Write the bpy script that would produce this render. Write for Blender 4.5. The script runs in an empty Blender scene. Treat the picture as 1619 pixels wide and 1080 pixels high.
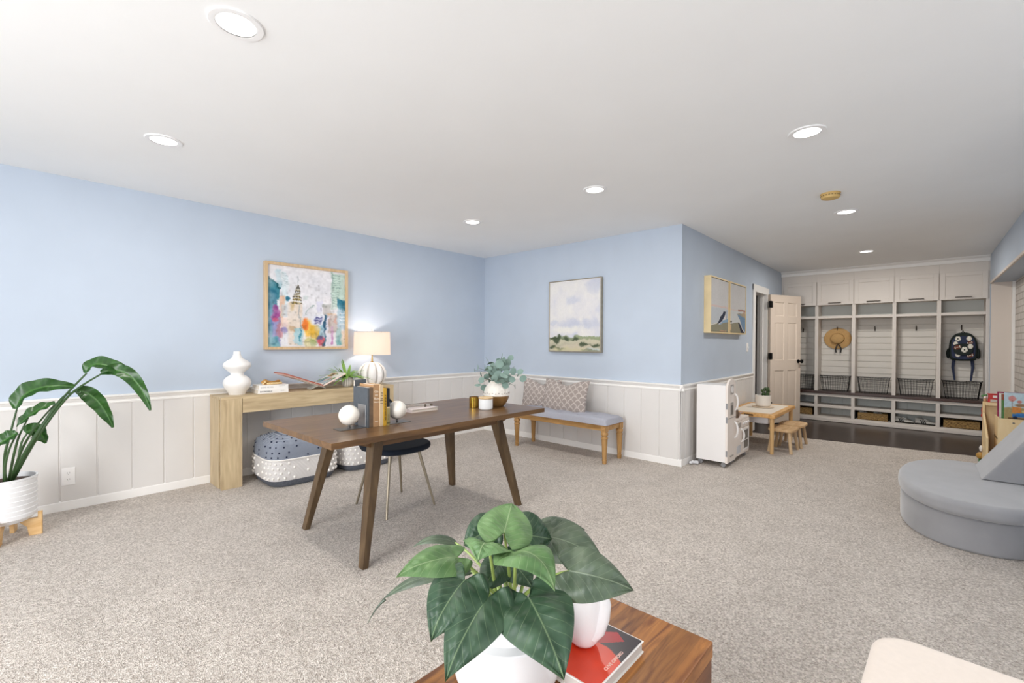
import bpy, bmesh, math, random
import numpy as np
from mathutils import Vector, Matrix
random.seed(7)
SC = bpy.context.scene
COL = SC.collection
PI = math.pi

# ------------------------------------------------------------------ camera
cd = bpy.data.cameras.new('camera'); cam = bpy.data.objects.new('camera', cd); COL.objects.link(cam)
def _basis(yaw, pit, rol):
    yaw, pit, rol = [math.radians(v) for v in (yaw, pit, rol)]
    F = Vector((math.cos(yaw)*math.cos(pit), math.sin(yaw)*math.cos(pit), math.sin(pit)))
    R = Vector((math.sin(yaw), -math.cos(yaw), 0)); U = R.cross(F)
    return F, R*math.cos(rol)+U*math.sin(rol), U*math.cos(rol)-R*math.sin(rol)
CF, CR, CU = _basis(42.356, -.527, .262)
cam.matrix_world = Matrix(((CR.x, CU.x, -CF.x, 0), (CR.y, CU.y, -CF.y, 0), (CR.z, CU.z, -CF.z, 1.27), (0, 0, 0, 1)))
cd.sensor_width = 36; cd.sensor_fit = 'HORIZONTAL'; cd.lens = 714.135/1619*36; cd.shift_y = 7.564/1619
cd.clip_start = .02
SC.camera = cam

# ------------------------------------------------------------------ world, lights, exposure
SC.view_settings.view_transform = 'Standard'; SC.view_settings.look = 'None'
SC.view_settings.gamma = 1; SC.view_settings.use_curve_mapping = False
SC.view_settings.exposure = -0.24
SC.cycles.use_denoising = True
SC.cycles.max_bounces = 10; SC.cycles.diffuse_bounces = 8
SC.cycles.caustics_reflective = False; SC.cycles.caustics_refractive = False
SC.cycles.sample_clamp_indirect = 8
w = bpy.data.worlds.new('sky'); SC.world = w; w.use_nodes = True
w.node_tree.nodes['Background'].inputs[0].default_value = (.75, .86, 1, 1)
w.node_tree.nodes['Background'].inputs[1].default_value = .8
def area(name, loc, direction, sx, sy, power, color, spread=180):
    l = bpy.data.lights.new(name, 'AREA'); l.shape = 'RECTANGLE'; l.size = sx; l.size_y = sy
    l.energy = power; l.color = color; l.spread = math.radians(spread)
    o = bpy.data.objects.new(name, l); COL.objects.link(o); o.location = loc
    o.rotation_euler = Vector(direction).to_track_quat('-Z', 'Z').to_euler()
    return o
area('window_daylight_west', (-2.6, 1.35, 1.25), (1, 0, .12), 2.9, 1.8, 236, (.975, .985, 1))
area('added_fill_south', (.2, -2.1, 1.25), (0, 1, .14), 3.0, 1.8, 50, (.975, .985, 1))  # fill light added behind the camera to brighten the left wall and ceiling
CAN_POWER = 11

# ------------------------------------------------------------------ dimensions of the room
XB, YA, YC, H = 4.589, 4.729, 1.836, 2.488
YE, YR, XD, XW = -.66, -.88, 8.95, 9.30
XW0, YW0 = -2.8, -2.3

# ------------------------------------------------------------------ materials
def s2l(c):
    if isinstance(c, str):
        c = c.lstrip('#'); c = [int(c[i:i+2], 16)/255 for i in (0, 2, 4)]
    return tuple((v/12.92 if v <= .04045 else ((v+.055)/1.055)**2.4) for v in c[:3])+(1,)
MATS = {}
def mat(name, c, rough=.6, metal=0, var=0, vscale=8, bump=0, bscale=60, emit=0, ecol=None, trans=0, alpha=1, c2=None,
        stretch=(1, 1, 1), spec=.5, coat=0, detail=4, sheen=0, bdist=.002):
    if name in MATS: return MATS[name]
    m = bpy.data.materials.new(name); m.use_nodes = True; MATS[name] = m
    nt = m.node_tree; n = nt.nodes; b = n['Principled BSDF']
    col = s2l(c); b.inputs['Base Color'].default_value = col
    b.inputs['Roughness'].default_value = rough; b.inputs['Metallic'].default_value = metal
    b.inputs['Specular IOR Level'].default_value = spec
    b.inputs['Coat Weight'].default_value = coat
    b.inputs['Sheen Weight'].default_value = sheen
    if trans: b.inputs['Transmission Weight'].default_value = trans
    if alpha < 1: b.inputs['Alpha'].default_value = alpha
    if emit:
        b.inputs['Emission Color'].default_value = s2l(ecol or c); b.inputs['Emission Strength'].default_value = emit
    if var or bump or c2:
        tc = n.new('ShaderNodeTexCoord'); mp = n.new('ShaderNodeMapping'); mp.inputs['Scale'].default_value = stretch
        nt.links.new(tc.outputs['Object'], mp.inputs['Vector'])
        if var or c2:
            no = n.new('ShaderNodeTexNoise'); no.inputs['Scale'].default_value = vscale; no.inputs['Detail'].default_value = detail
            nt.links.new(mp.outputs[0], no.inputs['Vector'])
            rp = n.new('ShaderNodeValToRGB'); rp.color_ramp.elements[0].position = .3; rp.color_ramp.elements[1].position = .7
            if c2: ca, cb = col, s2l(c2)
            else:
                ca = tuple(max(0, v*(1-var)) for v in col[:3])+(1,); cb = tuple(min(1, v*(1+var)) for v in col[:3])+(1,)
            rp.color_ramp.elements[0].color = ca; rp.color_ramp.elements[1].color = cb
            nt.links.new(no.outputs['Fac'], rp.inputs[0]); nt.links.new(rp.outputs[0], b.inputs['Base Color'])
        if bump:
            nb = n.new('ShaderNodeTexNoise'); nb.inputs['Scale'].default_value = bscale; nb.inputs['Detail'].default_value = 3
            nt.links.new(mp.outputs[0], nb.inputs['Vector'])
            bp = n.new('ShaderNodeBump'); bp.inputs['Strength'].default_value = bump; bp.inputs['Distance'].default_value = bdist
            nt.links.new(nb.outputs['Fac'], bp.inputs['Height']); nt.links.new(bp.outputs[0], b.inputs['Normal'])
    return m
def wood(name, c1, c2, axis='x', scale=3.0, rough=.45, c3=None, spec=.4, bump=.15, ratio=14):
    if name in MATS: return MATS[name]
    m = bpy.data.materials.new(name); m.use_nodes = True; MATS[name] = m
    nt = m.node_tree; n = nt.nodes; L = nt.links; b = n['Principled BSDF']
    tc = n.new('ShaderNodeTexCoord'); mp = n.new('ShaderNodeMapping')
    s = {'x': (1, ratio, ratio), 'y': (ratio, 1, ratio), 'z': (ratio, ratio, 1)}[axis]; mp.inputs['Scale'].default_value = s
    L.new(tc.outputs['Object'], mp.inputs['Vector'])
    no = n.new('ShaderNodeTexNoise'); no.inputs['Scale'].default_value = scale; no.inputs['Detail'].default_value = 6
    no.inputs['Distortion'].default_value = .6
    L.new(mp.outputs[0], no.inputs['Vector'])
    rp = n.new('ShaderNodeValToRGB'); e = rp.color_ramp.elements
    e[0].position = .3; e[0].color = s2l(c1); e[1].position = .68; e[1].color = s2l(c2)
    if c3: x = e.new(.5); x.color = s2l(c3)
    L.new(no.outputs['Fac'], rp.inputs[0]); L.new(rp.outputs[0], b.inputs['Base Color'])
    bp = n.new('ShaderNodeBump'); bp.inputs['Strength'].default_value = bump; bp.inputs['Distance'].default_value = .001
    L.new(no.outputs['Fac'], bp.inputs['Height']); L.new(bp.outputs[0], b.inputs['Normal'])
    b.inputs['Roughness'].default_value = rough; b.inputs['Specular IOR Level'].default_value = spec
    return m
def vcol_mat(name, rough=.7, spec=.3):
    m = bpy.data.materials.new(name); m.use_nodes = True; n = m.node_tree.nodes; b = n['Principled BSDF']
    a = n.new('ShaderNodeVertexColor'); a.layer_name = 'paint'
    m.node_tree.links.new(a.outputs[0], b.inputs['Base Color']); b.inputs['Roughness'].default_value = rough
    b.inputs['Specular IOR Level'].default_value = spec
    return m
def glass_mat():
    m = bpy.data.materials.new('window_glass'); m.use_nodes = True; n = m.node_tree.nodes
    b = n['Principled BSDF']; b.inputs['Base Color'].default_value = (1, 1, 1, 1); b.inputs['Transmission Weight'].default_value = 1
    b.inputs['Roughness'].default_value = 0; b.inputs['IOR'].default_value = 1.1
    return m

M_BLUE = mat('blue_wall_paint', '#bfcad8', .75, var=.02, vscale=3, bump=.05, bscale=150, spec=.2)
M_TRIM = mat('white_trim_paint', '#efedea', .45, spec=.35)
M_WHITEWALL = mat('white_panel_paint', '#dddad7', .55, var=.01, vscale=5, spec=.3)
M_CEIL = mat('ceiling_paint', '#f2f3f3', .9, bump=.12, bscale=25, bdist=.004, var=.012, vscale=2, spec=.1)
M_BEIGEWALL = mat('beige_wall_paint', '#d9cfc6', .7, spec=.2)
M_GREYCAB = mat('cabinet_paint', '#d8d1ca', .5, spec=.35)
M_SHIP = mat('shiplap_paint', '#d9d5ce', .6, spec=.3)
M_DARKWOODFLOOR = wood('dark_wood_floor', '#231915', '#3a2a22', 'y', 2, .28, spec=.5)

def carpet_mat():
    m = bpy.data.materials.new('beige_carpet'); m.use_nodes = True; nt = m.node_tree; n = nt.nodes; L = nt.links
    b = n['Principled BSDF']; b.inputs['Roughness'].default_value = .95; b.inputs['Specular IOR Level'].default_value = .1
    b.inputs['Sheen Weight'].default_value = .15
    tc = n.new('ShaderNodeTexCoord')
    n1 = n.new('ShaderNodeTexNoise'); n1.inputs['Scale'].default_value = 110; n1.inputs['Detail'].default_value = 3; n1.inputs['Roughness'].default_value = .65
    n2 = n.new('ShaderNodeTexNoise'); n2.inputs['Scale'].default_value = 5; n2.inputs['Detail'].default_value = 6; n2.inputs['Roughness'].default_value = .65
    vo = n.new('ShaderNodeTexVoronoi'); vo.inputs['Scale'].default_value = 170
    for x in (n1, n2, vo): L.new(tc.outputs['Object'], x.inputs['Vector'])
    r1 = n.new('ShaderNodeValToRGB'); r1.color_ramp.elements[0].position = .33; r1.color_ramp.elements[1].position = .66
    r1.color_ramp.elements[0].color = s2l('#a89c91'); r1.color_ramp.elements[1].color = s2l('#f6ede4')
    r2 = n.new('ShaderNodeValToRGB'); r2.color_ramp.elements[0].position = .3; r2.color_ramp.elements[1].position = .7
    r2.color_ramp.elements[0].color = (.86, .855, .85, 1); r2.color_ramp.elements[1].color = (1, 1, 1, 1)
    mx = n.new('ShaderNodeMix'); mx.data_type = 'RGBA'; mx.blend_type = 'MULTIPLY'; mx.inputs[0].default_value = 1
    L.new(n1.outputs['Fac'], r1.inputs[0]); L.new(n2.outputs['Fac'], r2.inputs[0])
    L.new(r1.outputs[0], mx.inputs[6]); L.new(r2.outputs[0], mx.inputs[7]); L.new(mx.outputs[2], b.inputs['Base Color'])
    ad = n.new('ShaderNodeMath'); ad.operation = 'ADD'; L.new(n1.outputs['Fac'], ad.inputs[0]); L.new(vo.outputs['Distance'], ad.inputs[1])
    bp = n.new('ShaderNodeBump'); bp.inputs['Strength'].default_value = .9; bp.inputs['Distance'].default_value = .008
    L.new(ad.outputs[0], bp.inputs['Height']); L.new(bp.outputs[0], b.inputs['Normal'])
    return m

# ------------------------------------------------------------------ mesh helpers
def BM(): return bmesh.new()
def _merge(dst, src):
    me = bpy.data.meshes.new('tmp'); src.to_mesh(me); src.free(); dst.from_mesh(me); bpy.data.meshes.remove(me)
def bx(bm, x0, x1, y0, y1, z0, z1, bev=0, seg=2, M=None):
    t = BM(); bmesh.ops.create_cube(t, size=1)
    for v in t.verts: v.co = Vector(((x0+x1)/2+v.co.x*(x1-x0), (y0+y1)/2+v.co.y*(y1-y0), (z0+z1)/2+v.co.z*(z1-z0)))
    if bev: bmesh.ops.bevel(t, geom=list(t.edges), offset=bev, segments=seg, affect='EDGES', profile=.5)
    if M is not None: t.transform(M)
    _merge(bm, t); return bm
def prism(bm, pts, a, b, axis='z', bev=0, seg=2, M=None):
    f = {'z': lambda p, h: (p[0], p[1], h), 'y': lambda p, h: (p[0], h, p[1]), 'x': lambda p, h: (h, p[0], p[1])}[axis]
    t = BM(); lo = [t.verts.new(f(p, a)) for p in pts]; hi = [t.verts.new(f(p, b)) for p in pts]; n = len(pts)
    f0 = t.faces.new(lo); f1 = t.faces.new(hi)
    for i in range(n): t.faces.new((lo[i], lo[(i+1) % n], hi[(i+1) % n], hi[i]))
    bmesh.ops.recalc_face_normals(t, faces=t.faces)
    if bev:
        es = [e for e in t.edges if (f0 in e.link_faces or f1 in e.link_faces)]
        bmesh.ops.bevel(t, geom=es, offset=bev, segments=seg, affect='EDGES', profile=.5)
    if M is not None: t.transform(M)
    _merge(bm, t); return bm
def lathe(bm, prof, c=(0, 0, 0), seg=32, rib=0, nrib=0, M=None, sq=(1, 1)):
    t = BM(); rings = []
    for r, z in prof:
        ring = []
        for i in range(seg):
            a = 2*PI*i/seg; rr = max(r, 1e-5)*(1+(rib*math.cos(nrib*a) if r > 1e-4 else 0))
            ring.append(t.verts.new((c[0]+rr*math.cos(a)*sq[0], c[1]+rr*math.sin(a)*sq[1], c[2]+z)))
        rings.append(ring)
    for a, b in zip(rings, rings[1:]):
        for i in range(seg): t.faces.new((a[i], a[(i+1) % seg], b[(i+1) % seg], b[i]))
    for ring, r in ((rings[0], prof[0][0]), (rings[-1], prof[-1][0])):
        t.faces.new(ring)
    bmesh.ops.remove_doubles(t, verts=t.verts, dist=1e-5)
    bmesh.ops.recalc_face_normals(t, faces=t.faces)
    if M is not None: t.transform(M)
    _merge(bm, t); return bm
def tube(bm, pts, r, seg=8, closed=False):
    pts = [Vector(p) for p in pts]; n = len(pts)
    rs = r if isinstance(r, (list, tuple)) else [r]*n
    t = BM(); rings = []; up = None
    for i, p in enumerate(pts):
        if closed: d = pts[(i+1) % n]-pts[i-1]
        else: d = pts[min(i+1, n-1)]-pts[max(i-1, 0)]
        if d.length < 1e-9: d = Vector((0, 0, 1))
        d.normalize()
        if up is None: up = Vector((0, 0, 1)) if abs(d.z) < .9 else Vector((1, 0, 0))
        s = d.cross(up)
        if s.length < 1e-6: s = d.cross(Vector((0, 1, 0)))
        s.normalize(); u = s.cross(d).normalized(); up = u
        rings.append([t.verts.new(p+(s*math.cos(2*PI*k/seg)+u*math.sin(2*PI*k/seg))*rs[i]) for k in range(seg)])
    m = n if closed else n-1
    for i in range(m):
        a, b = rings[i], rings[(i+1) % n]
        for k in range(seg): t.faces.new((a[k], a[(k+1) % seg], b[(k+1) % seg], b[k]))
    if not closed: t.faces.new(rings[0]); t.faces.new(rings[-1])
    bmesh.ops.recalc_face_normals(t, faces=t.faces); _merge(bm, t); return bm
def sphere(bm, c, r, seg=24, sc=(1, 1, 1), M=None):
    t = BM(); bmesh.ops.create_uvsphere(t, u_segments=seg, v_segments=max(6, seg//2), radius=r)
    for v in t.verts: v.co = Vector((v.co.x*sc[0], v.co.y*sc[1], v.co.z*sc[2]))
    if M is not None: t.transform(M)
    t.transform(Matrix.Translation(c)); _merge(bm, t); return bm
def taper(bm, p0, s0, p1, s1, bev=0):
    """square bar from p0 to p1; s = (sx, sy) section sizes"""
    t = BM(); v = []
    for p, s in ((p0, s0), (p1, s1)):
        v.append([t.verts.new((p[0]+a*s[0]/2, p[1]+b*s[1]/2, p[2])) for a, b in ((-1, -1), (1, -1), (1, 1), (-1, 1))])
    t.faces.new(v[0]); t.faces.new(v[1])
    for i in range(4): t.faces.new((v[0][i], v[0][(i+1) % 4], v[1][(i+1) % 4], v[1][i]))
    bmesh.ops.recalc_face_normals(t, faces=t.faces)
    if bev: bmesh.ops.bevel(t, geom=list(t.edges), offset=bev, segments=2, affect='EDGES', profile=.5)
    _merge(bm, t); return bm
def rrect(x0, x1, y0, y1, r, n=6):
    pts = []
    for cx, cy, a0 in ((x1-r, y1-r, 0), (x0+r, y1-r, 90), (x0+r, y0+r, 180), (x1-r, y0+r, 270)):
        for k in range(n+1):
            a = math.radians(a0+90*k/n); pts.append((cx+r*math.cos(a), cy+r*math.sin(a)))
    return pts
def superell(cx, cy, a, b, e=2.0, n=64):
    pts = []
    for k in range(n):
        t = 2*PI*k/n; c, s = math.cos(t), math.sin(t)
        pts.append((cx+a*math.copysign(abs(c)**(2/e), c), cy+b*math.copysign(abs(s)**(2/e), s)))
    return pts
def Rz(a, c=(0, 0, 0)): return Matrix.Translation(c) @ Matrix.Rotation(a, 4, 'Z') @ Matrix.Translation(-Vector(c))
def Raxis(a, ax, c): return Matrix.Translation(c) @ Matrix.Rotation(a, 4, ax) @ Matrix.Translation(-Vector(c))

# ------------------------------------------------------------------ object helpers
def root_of(o):
    while o.parent: o = o.parent
    return o
def ob(name, bm, m, parent=None, smooth=True, label=None, angle=35):
    me = bpy.data.meshes.new(name)
    bmesh.ops.recalc_face_normals(bm, faces=[f for f in bm.faces]) if len(bm.faces) < 0 else None
    bm.to_mesh(me); bm.free()
    for x in (m if isinstance(m, (list, tuple)) else [m]): me.materials.append(x)
    if smooth:
        for p in me.polygons: p.use_smooth = True
        try: me.set_sharp_from_angle(angle=math.radians(angle))
        except Exception: pass
    o = bpy.data.objects.new(name, me); COL.objects.link(o)
    if smooth and angle < 100:
        wn = o.modifiers.new('weighted_normal', 'WEIGHTED_NORMAL'); wn.keep_sharp = True
    if parent is None:
        vs = [v.co for v in me.vertices]
        c = Vector(((min(v.x for v in vs)+max(v.x for v in vs))/2, (min(v.y for v in vs)+max(v.y for v in vs))/2, min(v.z for v in vs)))
        me.transform(Matrix.Translation(-c)); o.location = c; o['base'] = (0, 0, 0); del o['base']
    else:
        o.parent = parent
        if parent.parent is None: o.matrix_parent_inverse = Matrix.Translation(-parent.location)
    if label: o['label'] = label
    return o
def thing(name, label, cat, loc=(0, 0, 0), group=None):
    o = bpy.data.objects.new(name, None); COL.objects.link(o); o.location = loc; o.empty_display_size = .1
    return tag(o, label, cat, group)
def tag(o, label, cat, group=None):
    o['label'] = label; o['category'] = cat
    if group: o['group'] = group
    return o
def struct(name, bm, m, parent=None, smooth=True):
    o = ob(name, bm, m, parent, smooth); o['kind'] = 'structure'; return o
def dup(root, off, label=None):
    """copy a thing with its parts and sub-parts, moved by off"""
    def cp(o, par):
        c = o.copy(); COL.objects.link(c)
        if par: c.parent = par
        for ch in list(o.children): cp(ch, c)
        return c
    r = cp(root, None); r.location = root.location+Vector(off)
    if label: r['label'] = label
    return r
def empty_child(*a): pass
def text_bm(s, size, M, depth=.0006, align='CENTER', bold=0):
    cu = bpy.data.curves.new('lettering', 'FONT'); cu.body = s; cu.size = size; cu.align_x = align; cu.align_y = 'CENTER'
    cu.extrude = depth; cu.offset = bold
    o = bpy.data.objects.new('lettering', cu); COL.objects.link(o)
    dg = bpy.context.evaluated_depsgraph_get(); me = bpy.data.meshes.new_from_object(o.evaluated_get(dg))
    bm = BM(); bm.from_mesh(me); bm.transform(M)
    bpy.data.objects.remove(o); bpy.data.curves.remove(cu); bpy.data.meshes.remove(me)
    return bm

# painted picture on a grid: arr is rows (top first) x cols of sRGB
def picture(name, arr, p00, pu, pv, m, parent, label=None):
    """p00 top left corner, pu vector along the width, pv vector downwards"""
    h, w_, _ = arr.shape
    p00, pu, pv = Vector(p00), Vector(pu), Vector(pv)
    verts = [p00+pu*(i/w_)+pv*(j/h) for j in range(h+1) for i in range(w_+1)]
    faces = [(j*(w_+1)+i, (j+1)*(w_+1)+i, (j+1)*(w_+1)+i+1, j*(w_+1)+i+1) for j in range(h) for i in range(w_)]
    me = bpy.data.meshes.new(name); me.from_pydata([tuple(v) for v in verts], [], faces)
    lin = np.where(arr <= .04045, arr/12.92, ((np.clip(arr, 0, 1)+.055)/1.055)**2.4).reshape(-1, 3)
    rgba = np.ones((len(faces)*4, 4), np.float32); rgba[:, :3] = np.repeat(lin, 4, axis=0)
    ca = me.color_attributes.new('paint', 'FLOAT_COLOR', 'CORNER'); ca.data.foreach_set('color', rgba.ravel())
    me.materials.append(m); o = bpy.data.objects.new(name, me); COL.objects.link(o)
    if parent is not None:
        o.parent = parent
        if parent.parent is None: o.matrix_parent_inverse = Matrix.Translation(-parent.location)
    if label: o['label'] = label
    return o
RNG = np.random.RandomState(5)
class Paint:
    def __init__(s, w_, h, bg):
        s.w, s.h = w_, h; s.a = np.zeros((h, w_, 3)); s.a[:] = bg
        s.u, s.v = np.meshgrid((np.arange(w_)+.5)/w_, (np.arange(h)+.5)/h)
    def noise(s, n, amp, seed=0):
        r = np.random.RandomState(seed); g = r.rand(n+2, n+2); x = s.u*n; y = s.v*n
        xi = x.astype(int); yi = y.astype(int); fx = x-xi; fy = y-yi; fx = fx*fx*(3-2*fx); fy = fy*fy*(3-2*fy)
        return amp*((g[yi, xi]*(1-fx)+g[yi, xi+1]*fx)*(1-fy)+(g[yi+1, xi]*(1-fx)+g[yi+1, xi+1]*fx)*fy-.5)
    def mix(s, mask, c): mask = np.clip(mask, 0, 1)[..., None]; s.a = s.a*(1-mask)+np.array(c)*mask
    def rect(s, u0, u1, v0, v1, c, al=1, soft=.012, wob=.02, seed=1):
        n = s.noise(9, wob, seed); u, v = s.u+n, s.v+n
        m = np.clip((u-u0)/soft+.5, 0, 1)*np.clip((u1-u)/soft+.5, 0, 1)*np.clip((v-v0)/soft+.5, 0, 1)*np.clip((v1-v)/soft+.5, 0, 1)
        s.mix(m*al, c)
    def blob(s, cu, cv, ru, rv, c, al=1, soft=.4, wob=.3, seed=2):
        d = np.sqrt(((s.u-cu)/ru)**2+((s.v-cv)/rv)**2)+s.noise(14, wob, seed)
        s.mix(np.clip((1-d)/soft+.5, 0, 1)*al, c)
    def line(s, p, q, wd, c, al=1):
        p, q = np.array(p, float), np.array(q, float); d = q-p; L = max((d@d), 1e-9)
        t = np.clip(((s.u-p[0])*d[0]+(s.v-p[1])*d[1])/L, 0, 1)
        r = np.hypot(s.u-p[0]-t*d[0], s.v-p[1]-t*d[1]); s.mix(np.clip((wd-r)/(wd*.5), 0, 1)*al, c)
    def warp(s, amp, n=12, seed=50):
        dx = s.noise(n, amp, seed)+s.noise(n*3, amp*.4, seed+1); dy = s.noise(n, amp, seed+2)+s.noise(n*3, amp*.4, seed+3)
        xi = np.clip(((s.u+dx)*s.w).astype(int), 0, s.w-1); yi = np.clip(((s.v+dy)*s.h).astype(int), 0, s.h-1); s.a = s.a[yi, xi]
    def blur(s, k=1):
        for _ in range(k):
            p = np.pad(s.a, ((1, 1), (1, 1), (0, 0)), 'edge'); s.a = (p[1:-1, 1:-1]*2+p[:-2, 1:-1]+p[2:, 1:-1]+p[1:-1, :-2]+p[1:-1, 2:])/6
    def poly(s, pts, c, al=1):
        inside = np.zeros_like(s.u, bool); n = len(pts)
        for i in range(n):
            (x0, y0), (x1, y1) = pts[i], pts[(i+1) % n]
            if y0 == y1: continue
            cond = ((y0 > s.v) != (y1 > s.v)) & (s.u < (x1-x0)*(s.v-y0)/(y1-y0)+x0)
            inside ^= cond
        s.mix(inside*al, c)
POTHOS=[([0.7837, 0.7373, 0.8147], [0.8625, 0.7849, 0.8506], 0.1323, [-0.659, -0.598, 0.455], 0.0, 1.0), ([0.744, 0.7508, 0.7933], [0.6857, 0.7255, 0.7824], 0.1269, [-0.252, -0.224, 0.941], 0.02, 1.0), ([0.7721, 0.6902, 0.7851], [0.7606, 0.5687, 0.7476], 0.1393, [-0.091, -0.541, 0.836], 0.03, 1.0), ([0.707, 0.8205, 0.7537], [0.5639, 0.8587, 0.7479], 0.1049, [-0.463, -0.284, 0.84], 0.015, 0.75), ([0.7844, 0.8534, 0.6815], [0.6287, 1.0231, 0.6041], 0.0422, [-0.356, -0.319, 0.879], 0.03, 0.2), ([0.6801, 0.7607, 0.7311], [0.5722, 0.7444, 0.652], 0.142, [-0.804, -0.336, 0.491], 0.02, 0.1), ([0.6945, 0.7001, 0.7097], [0.5539, 0.6749, 0.6152], 0.1406, [-0.756, -0.348, 0.555], 0.02, 0.15), ([0.7543, 0.6345, 0.7087], [0.7001, 0.4999, 0.6262], 0.1813, [-0.519, -0.604, 0.605], 0.025, 0.15), ([0.8389, 0.5868, 0.7536], [0.9002, 0.46, 0.7319], 0.1288, [-0.42, -0.717, 0.557], 0.02, 0.2), ([0.9669, 0.7431, 0.7426], [1.0176, 0.5979, 0.6961], 0.1333, [-0.425, -0.66, 0.62], 0.03, 0.1), ([0.9772, 0.791, 0.7287], [1.0665, 0.6934, 0.7469], 0.0882, [-0.45, -0.541, 0.71], 0.03, 0.1), ([0.8493, 0.8429, 0.7707], [0.7982, 0.8984, 0.73], 0.1109, [-0.794, -0.452, 0.405], 0.02, 0.05), ([0.884, 0.775, 0.7678], [0.9556, 0.7259, 0.7462], 0.1266, [-0.526, -0.747, 0.407], 0.02, 0.0), ([0.8292, 0.9679, 0.7055], [0.7476, 1.0572, 0.6908], 0.0356, [-0.297, -0.265, 0.917], 0.02, 0.2), ([0.8578, 0.7732, 0.7031], [0.8444, 0.6984, 0.6711], 0.0949, [-0.526, -0.747, 0.407], 0.01, 0.0), ([0.8266, 0.7927, 0.7046], [0.7454, 0.7772, 0.6663], 0.0874, [-0.794, -0.452, 0.405], 0.01, 0.0), ([0.8717, 0.8176, 0.7205], [0.8737, 0.8145, 0.6583], 0.1344, [-0.704, -0.64, 0.31], 0.01, 0.0)]
BIRD=[([0.317, 4.2, 1.046], [0.408, 4.18, 1.1], [0.612, 4.15, 0.967], 0.05, [-0.589, -0.533, 0.607]), ([0.393, 4.2, 1.043], [0.534, 4.12, 1.022], [0.638, 4.05, 0.774], 0.045, [-0.34, -0.882, 0.328]), ([-0.002, 4.1, 0.846], [0.075, 4.1, 0.96], [0.256, 4.12, 0.966], 0.055, [-0.7, -0.636, 0.325]), ([0.273, 4.25, 0.926], [0.369, 4.22, 0.859], [0.455, 4.2, 0.658], 0.05, [-0.464, -0.829, 0.311]), ([0.165, 4.05, 0.869], [0.073, 4.02, 0.827], [0.0, 4.0, 0.75], 0.035, [-0.674, -0.612, 0.415]), ([0.036, 4.3, 0.669], [0.092, 4.3, 0.669], [0.13, 4.3, 0.584], 0.05, [-0.561, -0.797, 0.222]), ([0.002, 4.0, 0.715], [-0.043, 4.0, 0.681], [-0.104, 4.0, 0.628], 0.04, [-0.7, -0.636, 0.325])]
STEMS=[([-0.015, 4.2, 0.389], [0.062, 4.2, 0.614], [0.192, 4.2, 0.865], [0.32, 4.2, 1.046], 0.011), ([0.001, 4.2, 0.377], [0.09, 4.2, 0.651], [0.236, 4.2, 0.903], [0.4, 4.2, 1.042], 0.011), ([-0.059, 4.15, 0.39], [-0.05, 4.12, 0.568], [-0.031, 4.1, 0.683], [0.0, 4.1, 0.849], 0.009), ([-0.02, 4.25, 0.372], [0.049, 4.25, 0.589], [0.194, 4.25, 0.873], [0.276, 4.25, 0.921], 0.008), ([-0.025, 4.1, 0.397], [-0.014, 4.08, 0.568], [0.008, 4.03, 0.688], [0.047, 4.02, 0.799], 0.008), ([-0.007, 4.28, 0.354], [0.002, 4.3, 0.486], [0.019, 4.3, 0.606], [0.047, 4.3, 0.667], 0.009), ([-0.045, 4.1, 0.398], [-0.05, 4.1, 0.495], [-0.031, 4.05, 0.615], [0.002, 4.0, 0.715], 0.008), ([-0.009, 4.15, 0.386], [0.021, 4.12, 0.594], [0.088, 4.08, 0.747], [0.165, 4.05, 0.869], 0.008)]
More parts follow.
